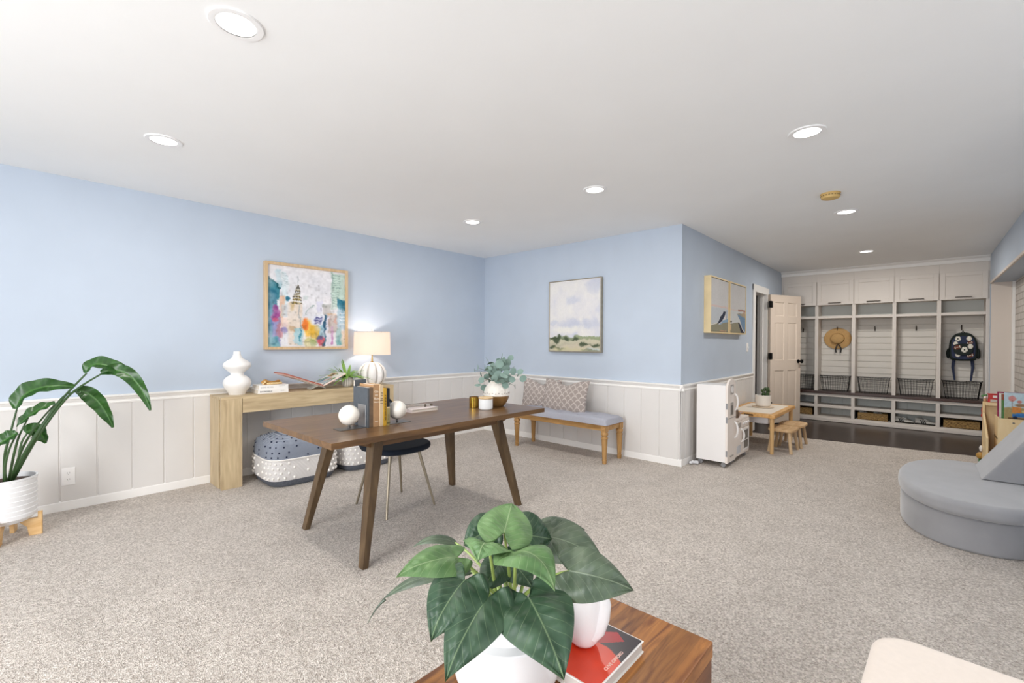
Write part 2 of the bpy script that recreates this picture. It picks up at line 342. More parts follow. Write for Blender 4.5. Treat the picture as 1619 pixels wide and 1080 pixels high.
EUCA=[([2.5293, 2.4377, 1.1], 0.0301, [-0.695, -0.691, 0.201], 0), ([2.5611, 2.4999, 1.0508], 0.0332, [-0.649, -0.76, -0.037], 0), ([2.5248, 2.3813, 1.013], 0.0337, [-0.259, -0.364, 0.895], 1), ([2.6505, 2.465, 1.1054], 0.0269, [-0.873, -0.48, 0.093], 0), ([2.689, 2.4655, 1.1433], 0.0219, [-0.658, -0.561, 0.502], 0), ([2.5724, 2.4549, 1.1589], 0.0233, [-0.876, 0.474, 0.093], 2), ([2.6363, 2.3179, 1.0407], 0.023, [-0.785, -0.331, 0.524], 0), ([2.6727, 2.3194, 0.9859], 0.0263, [-0.866, -0.253, 0.431], 0), ([2.5912, 2.348, 1.0413], 0.025, [-0.391, -0.919, -0.049], 0), ([2.6393, 2.4613, 1.0595], 0.0257, [-0.492, -0.862, 0.119], 0), ([2.5187, 2.5441, 1.0557], 0.0235, [-0.412, -0.889, 0.2], 0), ([2.5569, 2.5531, 1.0073], 0.0258, [-0.707, -0.553, 0.442], 0), ([2.5041, 2.5544, 0.9946], 0.0214, [-0.387, -0.922, 0.017], 0), ([2.4502, 2.5567, 0.9722], 0.0227, [-0.92, -0.287, 0.265], 0), ([2.4181, 2.5628, 0.9361], 0.0231, [-0.259, -0.364, 0.895], 1), ([2.5037, 2.579, 0.9062], 0.0266, [-0.461, -0.734, 0.499], 0), ([2.5848, 2.4235, 0.9317], 0.0243, [-0.461, -0.823, 0.332], 0), ([2.5723, 2.4678, 0.9703], 0.0315, [-0.795, -0.6, 0.094], 0), ([2.5875, 2.3987, 0.9836], 0.0282, [-0.423, -0.904, -0.061], 0), ([2.6002, 2.3694, 0.9796], 0.0231, [-0.603, -0.677, 0.422], 0), ([2.5594, 2.5268, 1.0342], 0.0308, [-0.8, -0.508, 0.32], 0), ([2.4574, 2.6053, 1.0657], 0.0224, [-0.876, 0.474, 0.093], 2), ([2.5113, 2.5841, 1.0697], 0.0226, [-0.876, 0.474, 0.093], 2), ([2.482, 2.5939, 1.0141], 0.0204, [0.39, -0.915, 0.101], 2), ([2.5457, 2.4327, 1.1348], 0.0201, [-0.876, 0.474, 0.093], 2), ([2.644, 2.3746, 0.9209], 0.0172, [0.39, -0.915, 0.101], 2), ([2.5613, 2.3606, 0.9475], 0.0169, [-0.876, 0.474, 0.093], 2), ([2.5428, 2.4677, 1.0125], 0.0313, [-0.912, -0.388, 0.134], 0), ([2.6171, 2.483, 1.0904], 0.0237, [-0.456, -0.888, -0.05], 0), ([2.6758, 2.3763, 1.0106], 0.0204, [-0.876, 0.474, 0.093], 2), ([2.5384, 2.4633, 0.9726], 0.0252, [-0.641, -0.693, 0.33], 0), ([2.6402, 2.4969, 0.9645], 0.0259, [-0.863, -0.496, 0.094], 0), ([2.4642, 2.4534, 0.9775], 0.0198, [-0.876, 0.474, 0.093], 2), ([2.4829, 2.4441, 0.9919], 0.0229, [-0.667, -0.742, -0.065], 0), ([2.4713, 2.4886, 0.965], 0.018, [0.39, -0.915, 0.101], 2), ([2.5715, 2.4047, 1.0294], 0.0251, [-0.799, -0.441, 0.41], 0), ([2.4921, 2.6759, 1.0406], 0.0156, [0.39, -0.915, 0.101], 2), ([2.6153, 2.3633, 1.0747], 0.0101, [-0.876, 0.474, 0.093], 2), ([2.6479, 2.4839, 1.1307], 0.0124, [0.39, -0.915, 0.101], 2)]

# ================================================================== THE SETTING
b = BM(); prism(b, [(XW0, YW0), (3.3, YW0), (3.3, YR), (7.38, YR), (7.02, YC+.1), (XB+.05, YC+.1), (XB+.05, YA+.1), (XW0, YA+.1)], -.05, 0)
struct('floor', b, carpet_mat(), smooth=False)
b = BM(); prism(b, [(7.38, YR), (XW, YR), (XW, 3.3), (6.5, 3.3), (6.5, YC+.1), (7.02, YC+.1)], -.05, -.004)
struct('floor_mudroom', b, M_DARKWOODFLOOR, smooth=False)
b = BM(); bx(b, XW0-.1, XW+.1, YW0-.1, YA+.12, H, H+.1); struct('ceiling', b, M_CEIL, smooth=False)

# walls: blue paint above, white panelling below
wl = BM(); bx(wl, XW0, XB+.1, YA, YA+.1, 0, H); W_L = struct('wall_left', wl, M_BLUE, smooth=False)
wb = BM(); bx(wb, XB, XB+.1, YC, YA, 0, H); W_B = struct('wall_back', wb, M_BLUE, smooth=False)
DX0, DX1, DZ = 7.25, 7.93, 2.04
wc = BM(); bx(wc, XB+.1, DX0, YC, YC+.11, 0, H); bx(wc, DX1, XW+.1, YC, YC+.11, 0, H); bx(wc, DX0, DX1, YC, YC+.11, DZ, H)
W_C = struct('wall_hall', wc, M_BLUE, smooth=False)
we = BM(); bx(we, 5.7, XD-.1, YR, YE, 2.1, H); bx(we, 3.3, 5.7, YR-.1, YE, 0, H); bx(we, XD-.1, XW, YR-.1, YE, 0, H)
W_E = struct('wall_right', we, M_BLUE, smooth=False)
wm = BM(); bx(wm, XW, XW+.1, YR-.1, 3.4, 0, H); struct('wall_mudroom', wm, M_GREYCAB, smooth=False)
ws = BM(); bx(ws, 3.2, 3.3, YW0, YE, 0, H); struct('wall_side', ws, M_BLUE, smooth=False)
def wall_with_hole(name, axis, c0, c1, a0, a1, h0, h1, z0, z1):
    q = BM()
    def f(s0, s1, t0, t1):
        if axis == 'x': bx(q, c0, c1, s0, s1, t0, t1)
        else: bx(q, s0, s1, c0, c1, t0, t1)
    f(a0, h0, 0, H); f(h1, a1, 0, H); f(h0, h1, 0, z0); f(h0, h1, z1, H)
    return struct(name, q, M_BLUE, smooth=False)
wall_with_hole('wall_window', 'x', XW0-.1, XW0, YW0-.1, YA+.1, -.2, 2.9, .3, 2.3)
wall_with_hole('wall_rear', 'y', YW0-.1, YW0, XW0, 3.3, -1.4, 1.8, .3, 2.3)
def window(name, axis, c, a0, a1, z0, z1, n):
    q = BM(); g = BM()
    def f(bm, s0, s1, t0, t1, d0, d1):
        if axis == 'x': bx(bm, c-d0, c-d1, s0, s1, t0, t1)
        else: bx(bm, s0, s1, c-d0, c-d1, t0, t1)
    f(q, a0, a1, z0, z0+.05, .08, .02); f(q, a0, a1, z1-.05, z1, .08, .02)
    for i in range(n+1):
        s = a0+(a1-a0-.05)*i/n; f(q, s, s+.05, z0+.05, z1-.05, .08, .02)
    o = struct(name, q, M_TRIM)
    f(g, a0+.02, a1-.02, z0+.02, z1-.02, .055, .05)
    p = ob('pane', g, glass_mat(), o)
window('window_1', 'x', XW0, -.2, 2.9, .3, 2.3, 3)
window('added_rear_window', 'y', YW0, -1.4, 1.8, .3, 2.3, 3)  # unseen window added in the rear wall to go with the south fill light

# white brick alcove under the blue soffit
def brick_mat():
    m = bpy.data.materials.new('white_painted_brick'); m.use_nodes = True; nt = m.node_tree; n = nt.nodes; L = nt.links
    p = n['Principled BSDF']; p.inputs['Roughness'].default_value = .7
    tc = n.new('ShaderNodeTexCoord'); sp = n.new('ShaderNodeSeparateXYZ'); cb = n.new('ShaderNodeCombineXYZ')
    L.new(tc.outputs['Object'], sp.inputs[0]); L.new(sp.outputs[0], cb.inputs[0]); L.new(sp.outputs[2], cb.inputs[1])
    bt = n.new('ShaderNodeTexBrick'); bt.inputs['Scale'].default_value = 1; bt.inputs['Brick Width'].default_value = .22
    bt.inputs['Row Height'].default_value = .083; bt.inputs['Mortar Size'].default_value = .008; bt.inputs['Bias'].default_value = 0
    bt.inputs['Color1'].default_value = s2l('#dcd6d0'); bt.inputs['Color2'].default_value = s2l('#cfc8c2'); bt.inputs['Mortar'].default_value = s2l('#b3aba3')
    L.new(cb.outputs[0], bt.inputs['Vector']); L.new(bt.outputs['Color'], p.inputs['Base Color'])
    bp = n.new('ShaderNodeBump'); bp.inputs['Strength'].default_value = 1; bp.inputs['Distance'].default_value = .01; bp.invert = True
    L.new(bt.outputs['Fac'], bp.inputs['Height']); L.new(bp.outputs[0], p.inputs['Normal'])
    return m
q = BM(); bx(q, 5.7, 8.80, YR-.1, YR, 0, H); struct('wall_brick', q, brick_mat(), smooth=False)
q = BM(); bx(q, XD-.1-.012, XD-.1, YR+.03, YE-.004, 0, 2.1); struct('trim_1', q, M_BEIGEWALL, smooth=False)
q = BM(); bx(q, XD-.17, XD-.1-.012, YR, YR+.03, 0, 2.1, .004); struct('trim_2', q, M_TRIM)
q = BM(); bx(q, 5.7, XD-.1, YE-.01, YE+.008, 2.085, 2.115, .004); struct('trim_3', q, M_BEIGEWALL)

# wainscot panelling, chair rails, baseboards
def panelling(name, axis, a0, a1, c, out, g0, step, parent):
    q = BM(); edges = [a0]
    g = g0
    while g < a1-.02:
        if g > a0+.02: edges.append(g)
        g += step
    edges.append(a1)
    for s, e in zip(edges, edges[1:]):
        lo, hi = sorted((c, c+out*.012))
        lo2, hi2 = sorted((c, c+out*.006))
        if axis == 'x': bx(q, s+.004, e-.004, lo, hi, .05, .79, .003, 1)
        else: bx(q, lo, hi, s+.004, e-.004, .05, .79, .003, 1)
    lo2, hi2 = sorted((c, c+out*.006))
    if axis == 'x': bx(q, a0, a1, lo2, hi2, .05, .79)
    else: bx(q, lo2, hi2, a0, a1, .05, .79)
    o = ob(name, q, M_WHITEWALL, parent); return o
RAIL = [(0, .775), (.016, .775), (.018, .785), (.013, .79), (.013, .802), (.022, .812), (.024, .822), (.036, .828), (.038, .838), (.034, .842), (0, .842)]
BASE = [(0, 0), (.016, 0), (.016, .058), (.012, .068), (.004, .076), (0, .078)]
def moulding(name, axis, a0, a1, c, out, prof, m):
    q = BM(); pts = [(c+out*d, z) for d, z in prof]
    prism(q, pts, a0, a1, 'x' if axis == 'x' else 'y'); return struct(name, q, m)
panelling('panelling', 'x', XW0, XB, YA, -1, .003-13*.208, .208, W_L)
panelling('panelling', 'y', YC-.012, YA-.012, XB, -1, 2.061-.208, .207, W_B)
panelling('panelling', 'x', XB-.012, DX0-.09, YC, -1, XB+.09, .098*2, W_C)
moulding('trim_4', 'x', XW0, XB, YA, -1, RAIL, M_TRIM); moulding('baseboard_left', 'x', XW0, XB, YA, -1, BASE, M_TRIM)
moulding('trim_5', 'y', YC-.0365, YA, XB, -1, RAIL, M_TRIM); moulding('baseboard_back', 'y', YC-.0165, YA, XB, -1, BASE, M_TRIM)
moulding('trim_6', 'x', XB-.0355, DX0-.09, YC, -1, RAIL, M_TRIM); moulding('baseboard_hall', 'x', XB-.0155, DX0-.09, YC, -1, BASE, M_TRIM)

# doorway to the next room: casing, jambs, dim room behind
q = BM()
bx(q, DX0-.09, DX0, YC-.02, YC, 0, DZ+.09, .005); bx(q, DX1, DX1+.09, YC-.02, YC, 0, DZ+.09, .005)
bx(q, DX0-.09, DX1+.09, YC-.022, YC, DZ, DZ+.09, .005)
bx(q, DX0-.002, DX0+.015, YC-.02, YC+.12, 0, DZ); bx(q, DX1-.015, DX1+.002, YC-.02, YC+.12, 0, DZ); bx(q, DX0, DX1, YC-.02, YC+.12, DZ-.015, DZ+.002)
bx(q, DX1-.03, DX1-.015, YC+.04, YC+.08, 0, DZ-.015); bx(q, DX0+.015, DX0+.03, YC+.04, YC+.08, 0, DZ-.015)
struct('trim_7', q, M_TRIM)
q = BM(); bx(q, 6.5, XW, 3.3, 3.4, 0, H); bx(q, 6.4, 6.5, YC+.11, 3.4, 0, H); struct('wall_far_room', q, M_GREYCAB, smooth=False)

# open six-panel door
HX, HY = 7.955, YC-.03
ang = math.atan2(1.525-HY, 8.665-HX)
dm = mat('door_paint', '#dfd0c1', .5, spec=.35)
D0 = thing('door_1', 'open six-panel door', 'door', (HX, HY, 0)); del D0['label']; del D0['category']; D0['kind'] = 'structure'
def dpanel(s0, s1, z0, z1, bm):  # raised panel on both faces of the slab (slab thickness in y)
    for sgn in (-1, 1):
        y = sgn*.0175
        fr = [(s0, z0), (s1, z0), (s1, z1), (s0, z1)]
        t = BM()
        def ring(ins, yy): return [t.verts.new((p[0]+(ins if i in (0, 3) else -ins), yy, p[1]+(ins if i in (0, 1) else -ins))) for i, p in enumerate(fr)]
        r = [ring(0, y+sgn*.001), ring(.012, y-sgn*.009), ring(.028, y-sgn*.0095), ring(.05, y-sgn*.001)]
        for a, c in zip(r, r[1:]):
            for i in range(4): t.faces.new((a[i], a[(i+1) % 4], c[(i+1) % 4], c[i]))
        t.faces.new(r[-1]); bmesh.ops.recalc_face_normals(t, faces=t.faces); _merge(bm, t)
q = BM(); Wd = .765
cols = ((.11, .34), (.43, .66)); rows = ((.24, .84), (1.0, 1.6), (1.70, 1.92))
# slab made of stiles and rails, thinner field behind the panels
bx(q, 0, Wd, -.0075, .0075, .01, 2.035)
for s0, s1 in ((0, .11), (.34, .43), (.66, Wd)): bx(q, s0, s1, -.0175, .0175, .01, 2.035)
for z0, z1 in ((.01, .24), (.84, 1.0), (1.6, 1.7), (1.92, 2.035)):
    for s0, s1 in cols: bx(q, s0, s1, -.0175, .0175, z0, z1)
for s0, s1 in cols:
    for z0, z1 in rows: dpanel(s0, s1, z0, z1, q)
MD = Matrix.Translation((HX, HY, 0)) @ Matrix.Rotation(ang, 4, 'Z') @ Matrix.Translation((0, -.0175, 0))
q.transform(MD); slab = ob('slab', q, dm, D0)
black = mat('black_metal', '#0c0c0d', .4, metal=.6)
for sg in (-1, 1):
    q = BM(); MK = MD @ Matrix.Translation((Wd-.06, sg*.0175, .98)) @ Matrix.Rotation(-sg*PI/2, 4, 'X')
    lathe(q, [(.0, 0), (.032, 0), (.032, .006), (.012, .012), (.011, .035), (.026, .045), (.031, .058), (.026, .07), (0, .075)], seg=20, M=MK)
    ob('door_knob', q, black, D0)
for z in (.25, 1.02, 1.83):
    q = BM(); bx(q, -.05, .045, -.024, -.0175, z, z+.1, .001, M=MD)
    lathe(q, [(0, z-.003), (.008, z-.003), (.008, z+.103), (0, z+.103)], seg=10, M=MD @ Matrix.Translation((-.003, -.026, 0)))
    ob('hinge', q, black, D0)

# crown moulding above the lockers
q = BM(); prism(q, [(XD, H-.075), (XD-.01, H-.075), (XD-.012, H-.03), (XD-.05, H-.012), (XD-.055, H), (XD, H)], YE, YC, 'y'); struct('trim_8', q, M_TRIM)

# ================================================================== RECESSED CEILING LIGHTS
ring_m = mat('light_ring', '#f1f1f1', .4); lens_m = mat('light_lens', '#ffffff', .5, emit=9, ecol='#fffaf2')
def can(x, y, label, r=.095, pw=None):
    t = thing('recessed_light', label, 'ceiling light', (x, y, H-.006), 'recessed ceiling lights')
    q = BM(); lathe(q, [(r*.72, .0), (r*.8, -.001), (r*.97, -.0005), (r, .003), (r, .006), (r*.7, .006)], (x, y, H-.006), 40)
    # open ring: remove the caps
    fs = [f for f in q.faces if len(f.verts) > 4]; bmesh.ops.delete(q, geom=fs, context='FACES_ONLY'); ob('trim_ring', q, ring_m, t)
    q = BM(); lathe(q, [(0, .0035), (r*.715, .0035), (r*.715, .0055), (0, .0055)], (x, y, H-.006), 32); ob('lens', q, lens_m, t)
    l = bpy.data.lights.new('can_glow', 'AREA'); l.shape = 'DISK'; l.size = r*1.4; l.energy = pw or CAN_POWER; l.color = (1, .96, .9)
    lo = bpy.data.objects.new('can_glow', l); COL.objects.link(lo); lo.location = (x, y, H-.012)
    lo.parent = t; lo.matrix_parent_inverse = Matrix.Translation(-t.location)
can(.574, 1.965, 'large round recessed light nearest the camera, at the top left of the ceiling')
can(.608, 3.429, 'recessed light near the left blue wall, above the bird of paradise plant side')
can(3.123, 3.398, 'small recessed light closest to the corner of the two blue walls')
can(3.11, 1.95, 'recessed light in the middle of the ceiling, above the tufted bench')
can(3.074, .509, 'recessed light on the right half of the ceiling, in front of the yellowed smoke alarm')
can(5.17, .541, 'recessed light just beyond the yellowed smoke alarm', pw=13)
can(7.555, .57, 'farthest recessed light, just in front of the white mudroom lockers', pw=30)
sm = mat('yellowed_plastic', '#d3b271', .5)
t = thing('smoke_detector', 'yellowed round plastic smoke alarm on the ceiling', 'smoke alarm', (4.458, .572, H-.045))
q = BM(); lathe(q, [(0, .04), (.07, .04), (.07, .045), (0, .045)], (4.458, .572, H-.045), 32)
lathe(q, [(.0, .0), (.045, 0), (.062, .006), (.066, .016), (.066, .04), (0, .04)], (4.458, .572, H-.045), 32); ob('body', q, sm, t)
q = BM()
for k in range(20):
    a = 2*PI*k/20; bx(q, .064, .0675, -.006, .006, .022, .028, M=Matrix.Translation((4.458, .572, H-.045)) @ Matrix.Rotation(a, 4, 'Z'))
ob('vent', q, mat('vent_dark', '#6d5a33', .6), t)

# outlet and light switch
plate = mat('plate_plastic', '#f2f0ee', .35); slot = mat('slot_dark', '#4a4542', .6)
t = thing('electrical_outlet', 'white double electrical outlet on the left wall panelling beside the large potted plant', 'outlet', (.257, YA-.012, .187))
q = BM(); bx(q, .22, .295, YA-.019, YA-.012, .187, .317, .003); ob('cover_plate', q, plate, t)
for z in (.228, .276):
    q = BM(); lathe(q, [(0, 0), (.0165, 0), (.0165, .002), (0, .002)], seg=20, M=Matrix.Translation((.257, YA-.019, z)) @ Matrix.Rotation(PI/2, 4, 'X')); s_ = ob('socket', q, plate, t)
    q = BM()
    for dx in (-.007, .005): bx(q, .257+dx, .259+dx, YA-.0218, YA-.0208, z-.002, z+.008)
    bx(q, .255, .259, YA-.0218, YA-.0208, z-.011, z-.007); ob('slots', q, slot, s_)
t = thing('light_switch', 'white light switch on the blue hall wall left of the door casing', 'light switch', (6.92, YC-.006, 1.15))
q = BM(); bx(q, 6.88, 6.96, YC-.007, YC, 1.15, 1.275, .003); ob('cover_plate', q, plate, t)
q = BM(); bx(q, 6.914, 6.926, YC-.022, YC-.007, 1.2, 1.225, .002); ob('toggle', q, plate, t)

# ================================================================== WALL ART
canvas = vcol_mat('painted_canvas', .75)
oak = wood('light_oak_frame', '#c2a47c', '#d8bd97', 'z', 2, .5)
def frame(t, axis, a0, a1, z0, z1, c, out, wd, dp, m, name='frame'):
    q = BM(); lo, hi = sorted((c, c+out*dp))
    def f(s0, s1, t0, t1):
        if axis == 'x': bx(q, s0, s1, lo, hi, t0, t1, .002, 1)
        else: bx(q, lo, hi, s0, s1, t0, t1, .002, 1)
    f(a0, a0+wd, z0, z1); f(a1-wd, a1, z0, z1); f(a0+wd, a1-wd, z0, z0+wd); f(a0+wd, a1-wd, z1-wd, z1)
    return ob(name, q, m, t)
# painting 1: city in watercolour
def paint_city():
    P = Paint(200, 200, (.88, .88, .90)); n1 = P.noise(7, .08, 3)
    P.a += n1[..., None]*np.array([1, .9, .8])
    R_ = P.rect
    R_(.1, .17, .05, .28, (.66, .78, .82), .9); R_(.17, .24, .08, .5, (.82, .88, .9), .8, seed=4)
    for k in range(6): P.line((.18, .09+k*.03), (.235, .1+k*.03), .004, (.45, .58, .6), .8)
    P.poly([(0, .16), (.15, .27), (.13, .42), (0, .5)], (.2, .48, .55), .95); R_(0, .1, .3, .65, (.16, .42, .52), .9, seed=6)
    P.line((0, .16), (.15, .28), .012, (.08, .32, .36)); R_(0, .07, .5, .98, (.25, .5, .62), .85, seed=9)
    R_(.14, .2, .38, .75, (.86, .68, .55), .8, seed=7); R_(.16, .24, .48, .62, (.75, .77, .78), .8); P.blob(.235, .41, .03, .03, (.13, .42, .52), .95)
    R_(.05, .16, .64, .98, (.45, .45, .68), .7, seed=12); R_(.0, .14, .88, 1, (.3, .58, .62), .8)
    for cu, cv, r in ((.08, .52, .03), (.1, .58, .04), (.08, .64, .035), (.12, .62, .03)): P.blob(cu, cv, r, r*1.1, (.58, .25, .52), .85)
    P.blob(.1, .67, .04, .03, (.78, .35, .45), .8); P.blob(.15, .8, .05, .09, (.74, .48, .5), .7); P.blob(.21, .78, .04, .06, (.52, .48, .7), .7)
    R_(.16, .3, .65, .78, (.93, .83, .78), .8)
    R_(.25, .43, .46, .98, (.88, .82, .76), .9, seed=5); P.blob(.29, .5, .03, .06, (.78, .66, .42), .6); P.blob(.3, .78, .04, .05, (.7, .56, .4), .6)
    P.line((.35, .12), (.35, .26), .004, (.6, .63, .65), .8)
    for k, (hw, v) in enumerate(((.012, .25), (.03, .29), (.036, .33), (.042, .37), (.05, .41), (.056, .45))):
        R_(.355-hw, .355+hw, v-.012, v+.012, (.45+.03*k, .4+.02*k, .24), .9, wob=.012, seed=20+k)
        for j in range(3): P.blob(.355-hw+j*hw, v+.006, .012, .01, (.2, .18, .14), .8)
    P.line((.385, .46), (.4, .8), .007, (.55, .58, .6), .8); R_(.32, .42, .78, .98, (.6, .78, .83), .8, seed=8); P.line((.38, .78), (.385, .93), .009, (.1, .45, .55), .9)
    P.blob(.46, .38, .035, .035, (.78, .82, .82), .8)
    for k in range(12): a = PI*(.5+.05*k); P.line((.57+.1*math.cos(a), .57-.09*math.sin(a)), (.57+.1*math.cos(a+.16), .57-.09*math.sin(a+.16)), .005, (.5, .6, .58), .8)
    R_(.6, .68, .4, .55, (.82, .82, .9), .7); R_(.69, .8, .44, .6, (.74, .72, .71), .8, seed=14)
    for k in range(4): P.blob(.7+.03*k, .455, .02, .02, (.55, .57, .55), .7)
    R_(.55, .68, .58, .7, (.86, .88, .93), .9)
    for v in (.608, .64, .672): R_(.575, .665, v, v+.022, (.27, .28, .5), .95, wob=.01)
    R_(.56, .7, .71, .88, (.5, .7, .78), .85, seed=15)
    P.blob(.5, .79, .075, .11, (.94, .74, .3), .9); P.blob(.46, .73, .045, .08, (.93, .5, .22), .95); P.blob(.58, .81, .07, .1, (.86, .68, .25), .9)
    R_(.44, .6, .9, 1, (.8, .75, .4), .7); P.blob(.56, .95, .05, .04, (.55, .62, .4), .7)
    P.blob(.66, .93, .05, .06, (.74, .15, .22), .9); P.blob(.64, .88, .03, .03, (.25, .3, .5), .8); P.blob(.7, .98, .02, .03, (.3, .1, .15), .8)
    R_(.7, .725, .58, .99, (.12, .3, .42), .95, wob=.01)
    R_(.735, .79, .58, .98, (.84, .82, .88), .8); R_(.755, .9, .58, .8, (.68, .6, .56), .85, seed=16); P.blob(.87, .66, .03, .04, (.78, .48, .38), .7)
    R_(.74, .86, .56, .585, (.85, .7, .55), .8); R_(.79, .83, .74, .96, (.68, .4, .66), .8, seed=17)
    R_(.81, 1, .02, .5, (.72, .82, .77), .85, seed=18)
    for k in range(13): P.line((.83, .04+.035*k), (.93, .045+.035*k), .004, (.38, .52, .48), .85)
    P.line((.82, .02), (.825, .5), .004, (.35, .45, .45), .8)
    P.poly([(.89, .36), (1, .37), (1, .52), (.9, .5)], (.12, .42, .52), .95); R_(.9, 1, .5, .76, (.55, .7, .78), .85, seed=19)
    for k in range(4): P.line((.92, .56+.05*k), (1, .56+.05*k), .006, (.95, .95, .95), .8)
    R_(.88, .96, .76, .98, (.42, .66, .66), .8, seed=21); P.blob(.94, .9, .03, .07, (.25, .55, .58), .7); R_(.95, 1, .78, 1, (.88, .78, .68), .8)
    P.blur(2); P.warp(.03, 10); P.warp(.02, 26, 80); sat = P.a-P.a.mean(2, keepdims=True)
    wash = np.clip(P.noise(8, 1.6, 36)+P.noise(16, 1.0, 37)+.25, 0, .75)[..., None]; P.a = P.a*(1-wash*.55)+np.array((.9, .89, .9))*wash*.55
    dark = np.clip(P.noise(30, 1.6, 38)-.35, 0, 1)[..., None]; P.a *= 1-dark*.35*(P.v[..., None] > .2)
    P.a += P.noise(50, .05, 33)[..., None]+P.noise(25, .05, 34)[..., None]
    return np.clip(P.a, 0, 1)
t = thing('framed_painting', 'square framed colourful watercolour of a city skyline above the console table', 'painting', (2.03, YA-.05, 1.186))
frame(t, 'x', 1.61, 2.457, 1.186, 2.045, YA, -1, .028, .05, oak)
picture('canvas', paint_city(), (1.638, YA-.03, 2.017), (.791, 0, 0), (0, 0, -.803), canvas, t)
q = BM(); bx(q, 1.638, 2.43, YA-.029, YA, 1.21, 2.02); ob('backing', q, M_TRIM, t)
# painting 2: cloudy landscape
def paint_field():
    P = Paint(130, 150, (.86, .855, .865)); n = P.noise(4, 1, 8)+P.noise(9, .6, 9)+P.noise(18, .3, 10)
    P.mix(np.clip(n*1.2+.1, 0, .8), (.91, .90, .875)); P.mix(np.clip(-n*1.6-.2, 0, .8), (.77, .785, .85))
    for cu, cv, ru, rv in ((.45, .64, .22, .08), (.55, .6, .15, .05), (.08, .6, .07, .03), (.45, .28, .13, .05), (.92, .1, .14, .1), (.9, .62, .15, .05)):
        P.blob(cu, cv, ru, rv, (.745, .765, .83), .6, 1.0, 1.1)
    P.blob(.35, .7, .3, .05, (.93, .92, .88), .7, .8)
    P.rect(-.1, 1.1, .81, 1.1, (.77, .75, .66), 1, .01, .01); P.rect(-.1, 1.1, .8, .835, (.5, .55, .44), .9, .01, .015); P.rect(.55, 1.1, .805, .83, (.6, .64, .5), .9)
    P.blob(.1, .82, .14, .02, (.25, .3, .2), .9, .5, .6)
    P.rect(-.1, 1.1, .89, .94, (.68, .66, .58), .6, .03, .03); P.blob(.55, .93, .3, .04, (.8, .76, .68), .8)
    for cu, cv, ru, rv in ((.15, .85, .06, .045), (.2, .79, .05, .03), (.33, .83, .06, .02), (.52, .835, .08, .022), (.7, .91, .1, .025), (.92, .91, .12, .018), (.06, .95, .09, .022), (.2, .965, .13, .015)):
        P.blob(cu, cv, ru, rv, (.27, .32, .24), .92, .5, .7)
    P.line((.15, .88), (.15, .91), .006, (.25, .28, .2)); P.rect(.1, .7, .955, 1.1, (.8, .77, .62), .7, .03, .04); P.rect(.75, 1, .955, .99, (.75, .8, .82), .8, .02, .02); P.blob(.85, .985, .2, .015, (.5, .52, .42), .8)
    P.blur(1); P.warp(.035, 9, 90); P.warp(.02, 25, 95); P.a += P.noise(60, .02, 35)[..., None]
    return np.clip(P.a, 0, 1)
pew = mat('champagne_frame', '#a39b8a', .35, metal=.5, var=.1, vscale=20)
t = thing('framed_painting', 'tall framed landscape painting of grey clouds over green hills above the tufted bench', 'painting', (XB-.03, 3.135, 1.152))
frame(t, 'y', 2.755, 3.515, 1.152, 2.032, XB, -1, .012, .045, pew)
picture('canvas', paint_field(), (XB-.04, 3.500, 2.018), (0, -.73, 0), (0, 0, -.852), canvas, t)
q = BM(); bx(q, XB-.039, XB, 2.767, 3.503, 1.165, 2.02); ob('backing', q, M_TRIM, t)
# diptych in the hall
def paint_dip(k):
    P = Paint(90, 110, (.80, .80, .80)); n = P.noise(6, .05, 40+k); P.a += n[..., None]
    P.rect(-.1, 1.1, .0, .52, (.79, .78, .775), .6, .1, .05, seed=k)
    if k == 0:
        P.rect(-.1, 1.1, .5, .53, (.85, .72, .68), .7, .02, .02)
        P.rect(-.1, 1.1, .54, 1.1, (.74, .76, .78), .9, .03, .02)
        P.poly([(1, .6), (.85, .62), (.7, .8), (.4, .83), (.6, .92), (1, .9)], (.86, .84, .83)); P.poly([(.45, .87), (.7, .78), (1, .73), (1, .95), (.5, .95)], (.52, .64, .74), .9)
        P.poly([(.85, .6), (.8, .68), (.62, .8), (.4, .86), (.32, .845), (.42, .82), (.55, .7), (.65, .66), (.72, .6)], (.16, .19, .27))
        P.blob(.9, .66, .06, .08, (.6, .66, .72), .7)
        P.poly([(0, .9), (.1, .86), (.3, .84), (.5, .87), (.75, .82), (1, .8), (1, 1), (0, 1)], (.56, .55, .47)); P.line((0, .885), (.35, .84), .012, (.88, .87, .84), .9)
        P.rect(.5, .9, .975, 1, (.8, .62, .5), .7)
    else:
        P.rect(-.1, .5, .52, .54, (.85, .74, .68), .6); P.rect(.5, 1.1, .5, .54, (.62, .42, .36), .8, .02, .02); P.rect(-.1, 1.1, .56, .8, (.79, .8, .8), .9, .03, .03)
        P.poly([(.6, .58), (1, .62), (1, .98), (.8, .9), (.62, .72), (.45, .62)], (.44, .55, .66)); P.blob(.92, .6, .12, .05, (.78, .62, .52), .9); P.poly([(.4, .6), (1, .57), (1, .68)], (.66, .6, .5), .8)
        P.poly([(0, .83), (.3, .8), (.55, .78), (.75, .88), (.85, 1), (0, 1)], (.56, .54, .46)); P.poly([(.5, .78), (.62, .8), (.8, .93), (.95, 1), (.7, 1), (.6, .88)], (.14, .16, .24))
        P.blob(.06, .78, .05, .02, (.2, .18, .18), .9); P.rect(.0, .08, .84, .96, (.86, .68, .55), .7)
    P.a += P.noise(50, .025, 60+k)[..., None]
    return np.clip(P.a, 0, 1)
pine = mat('pale_pine_edge', '#e6cfa0', .5, var=.05)
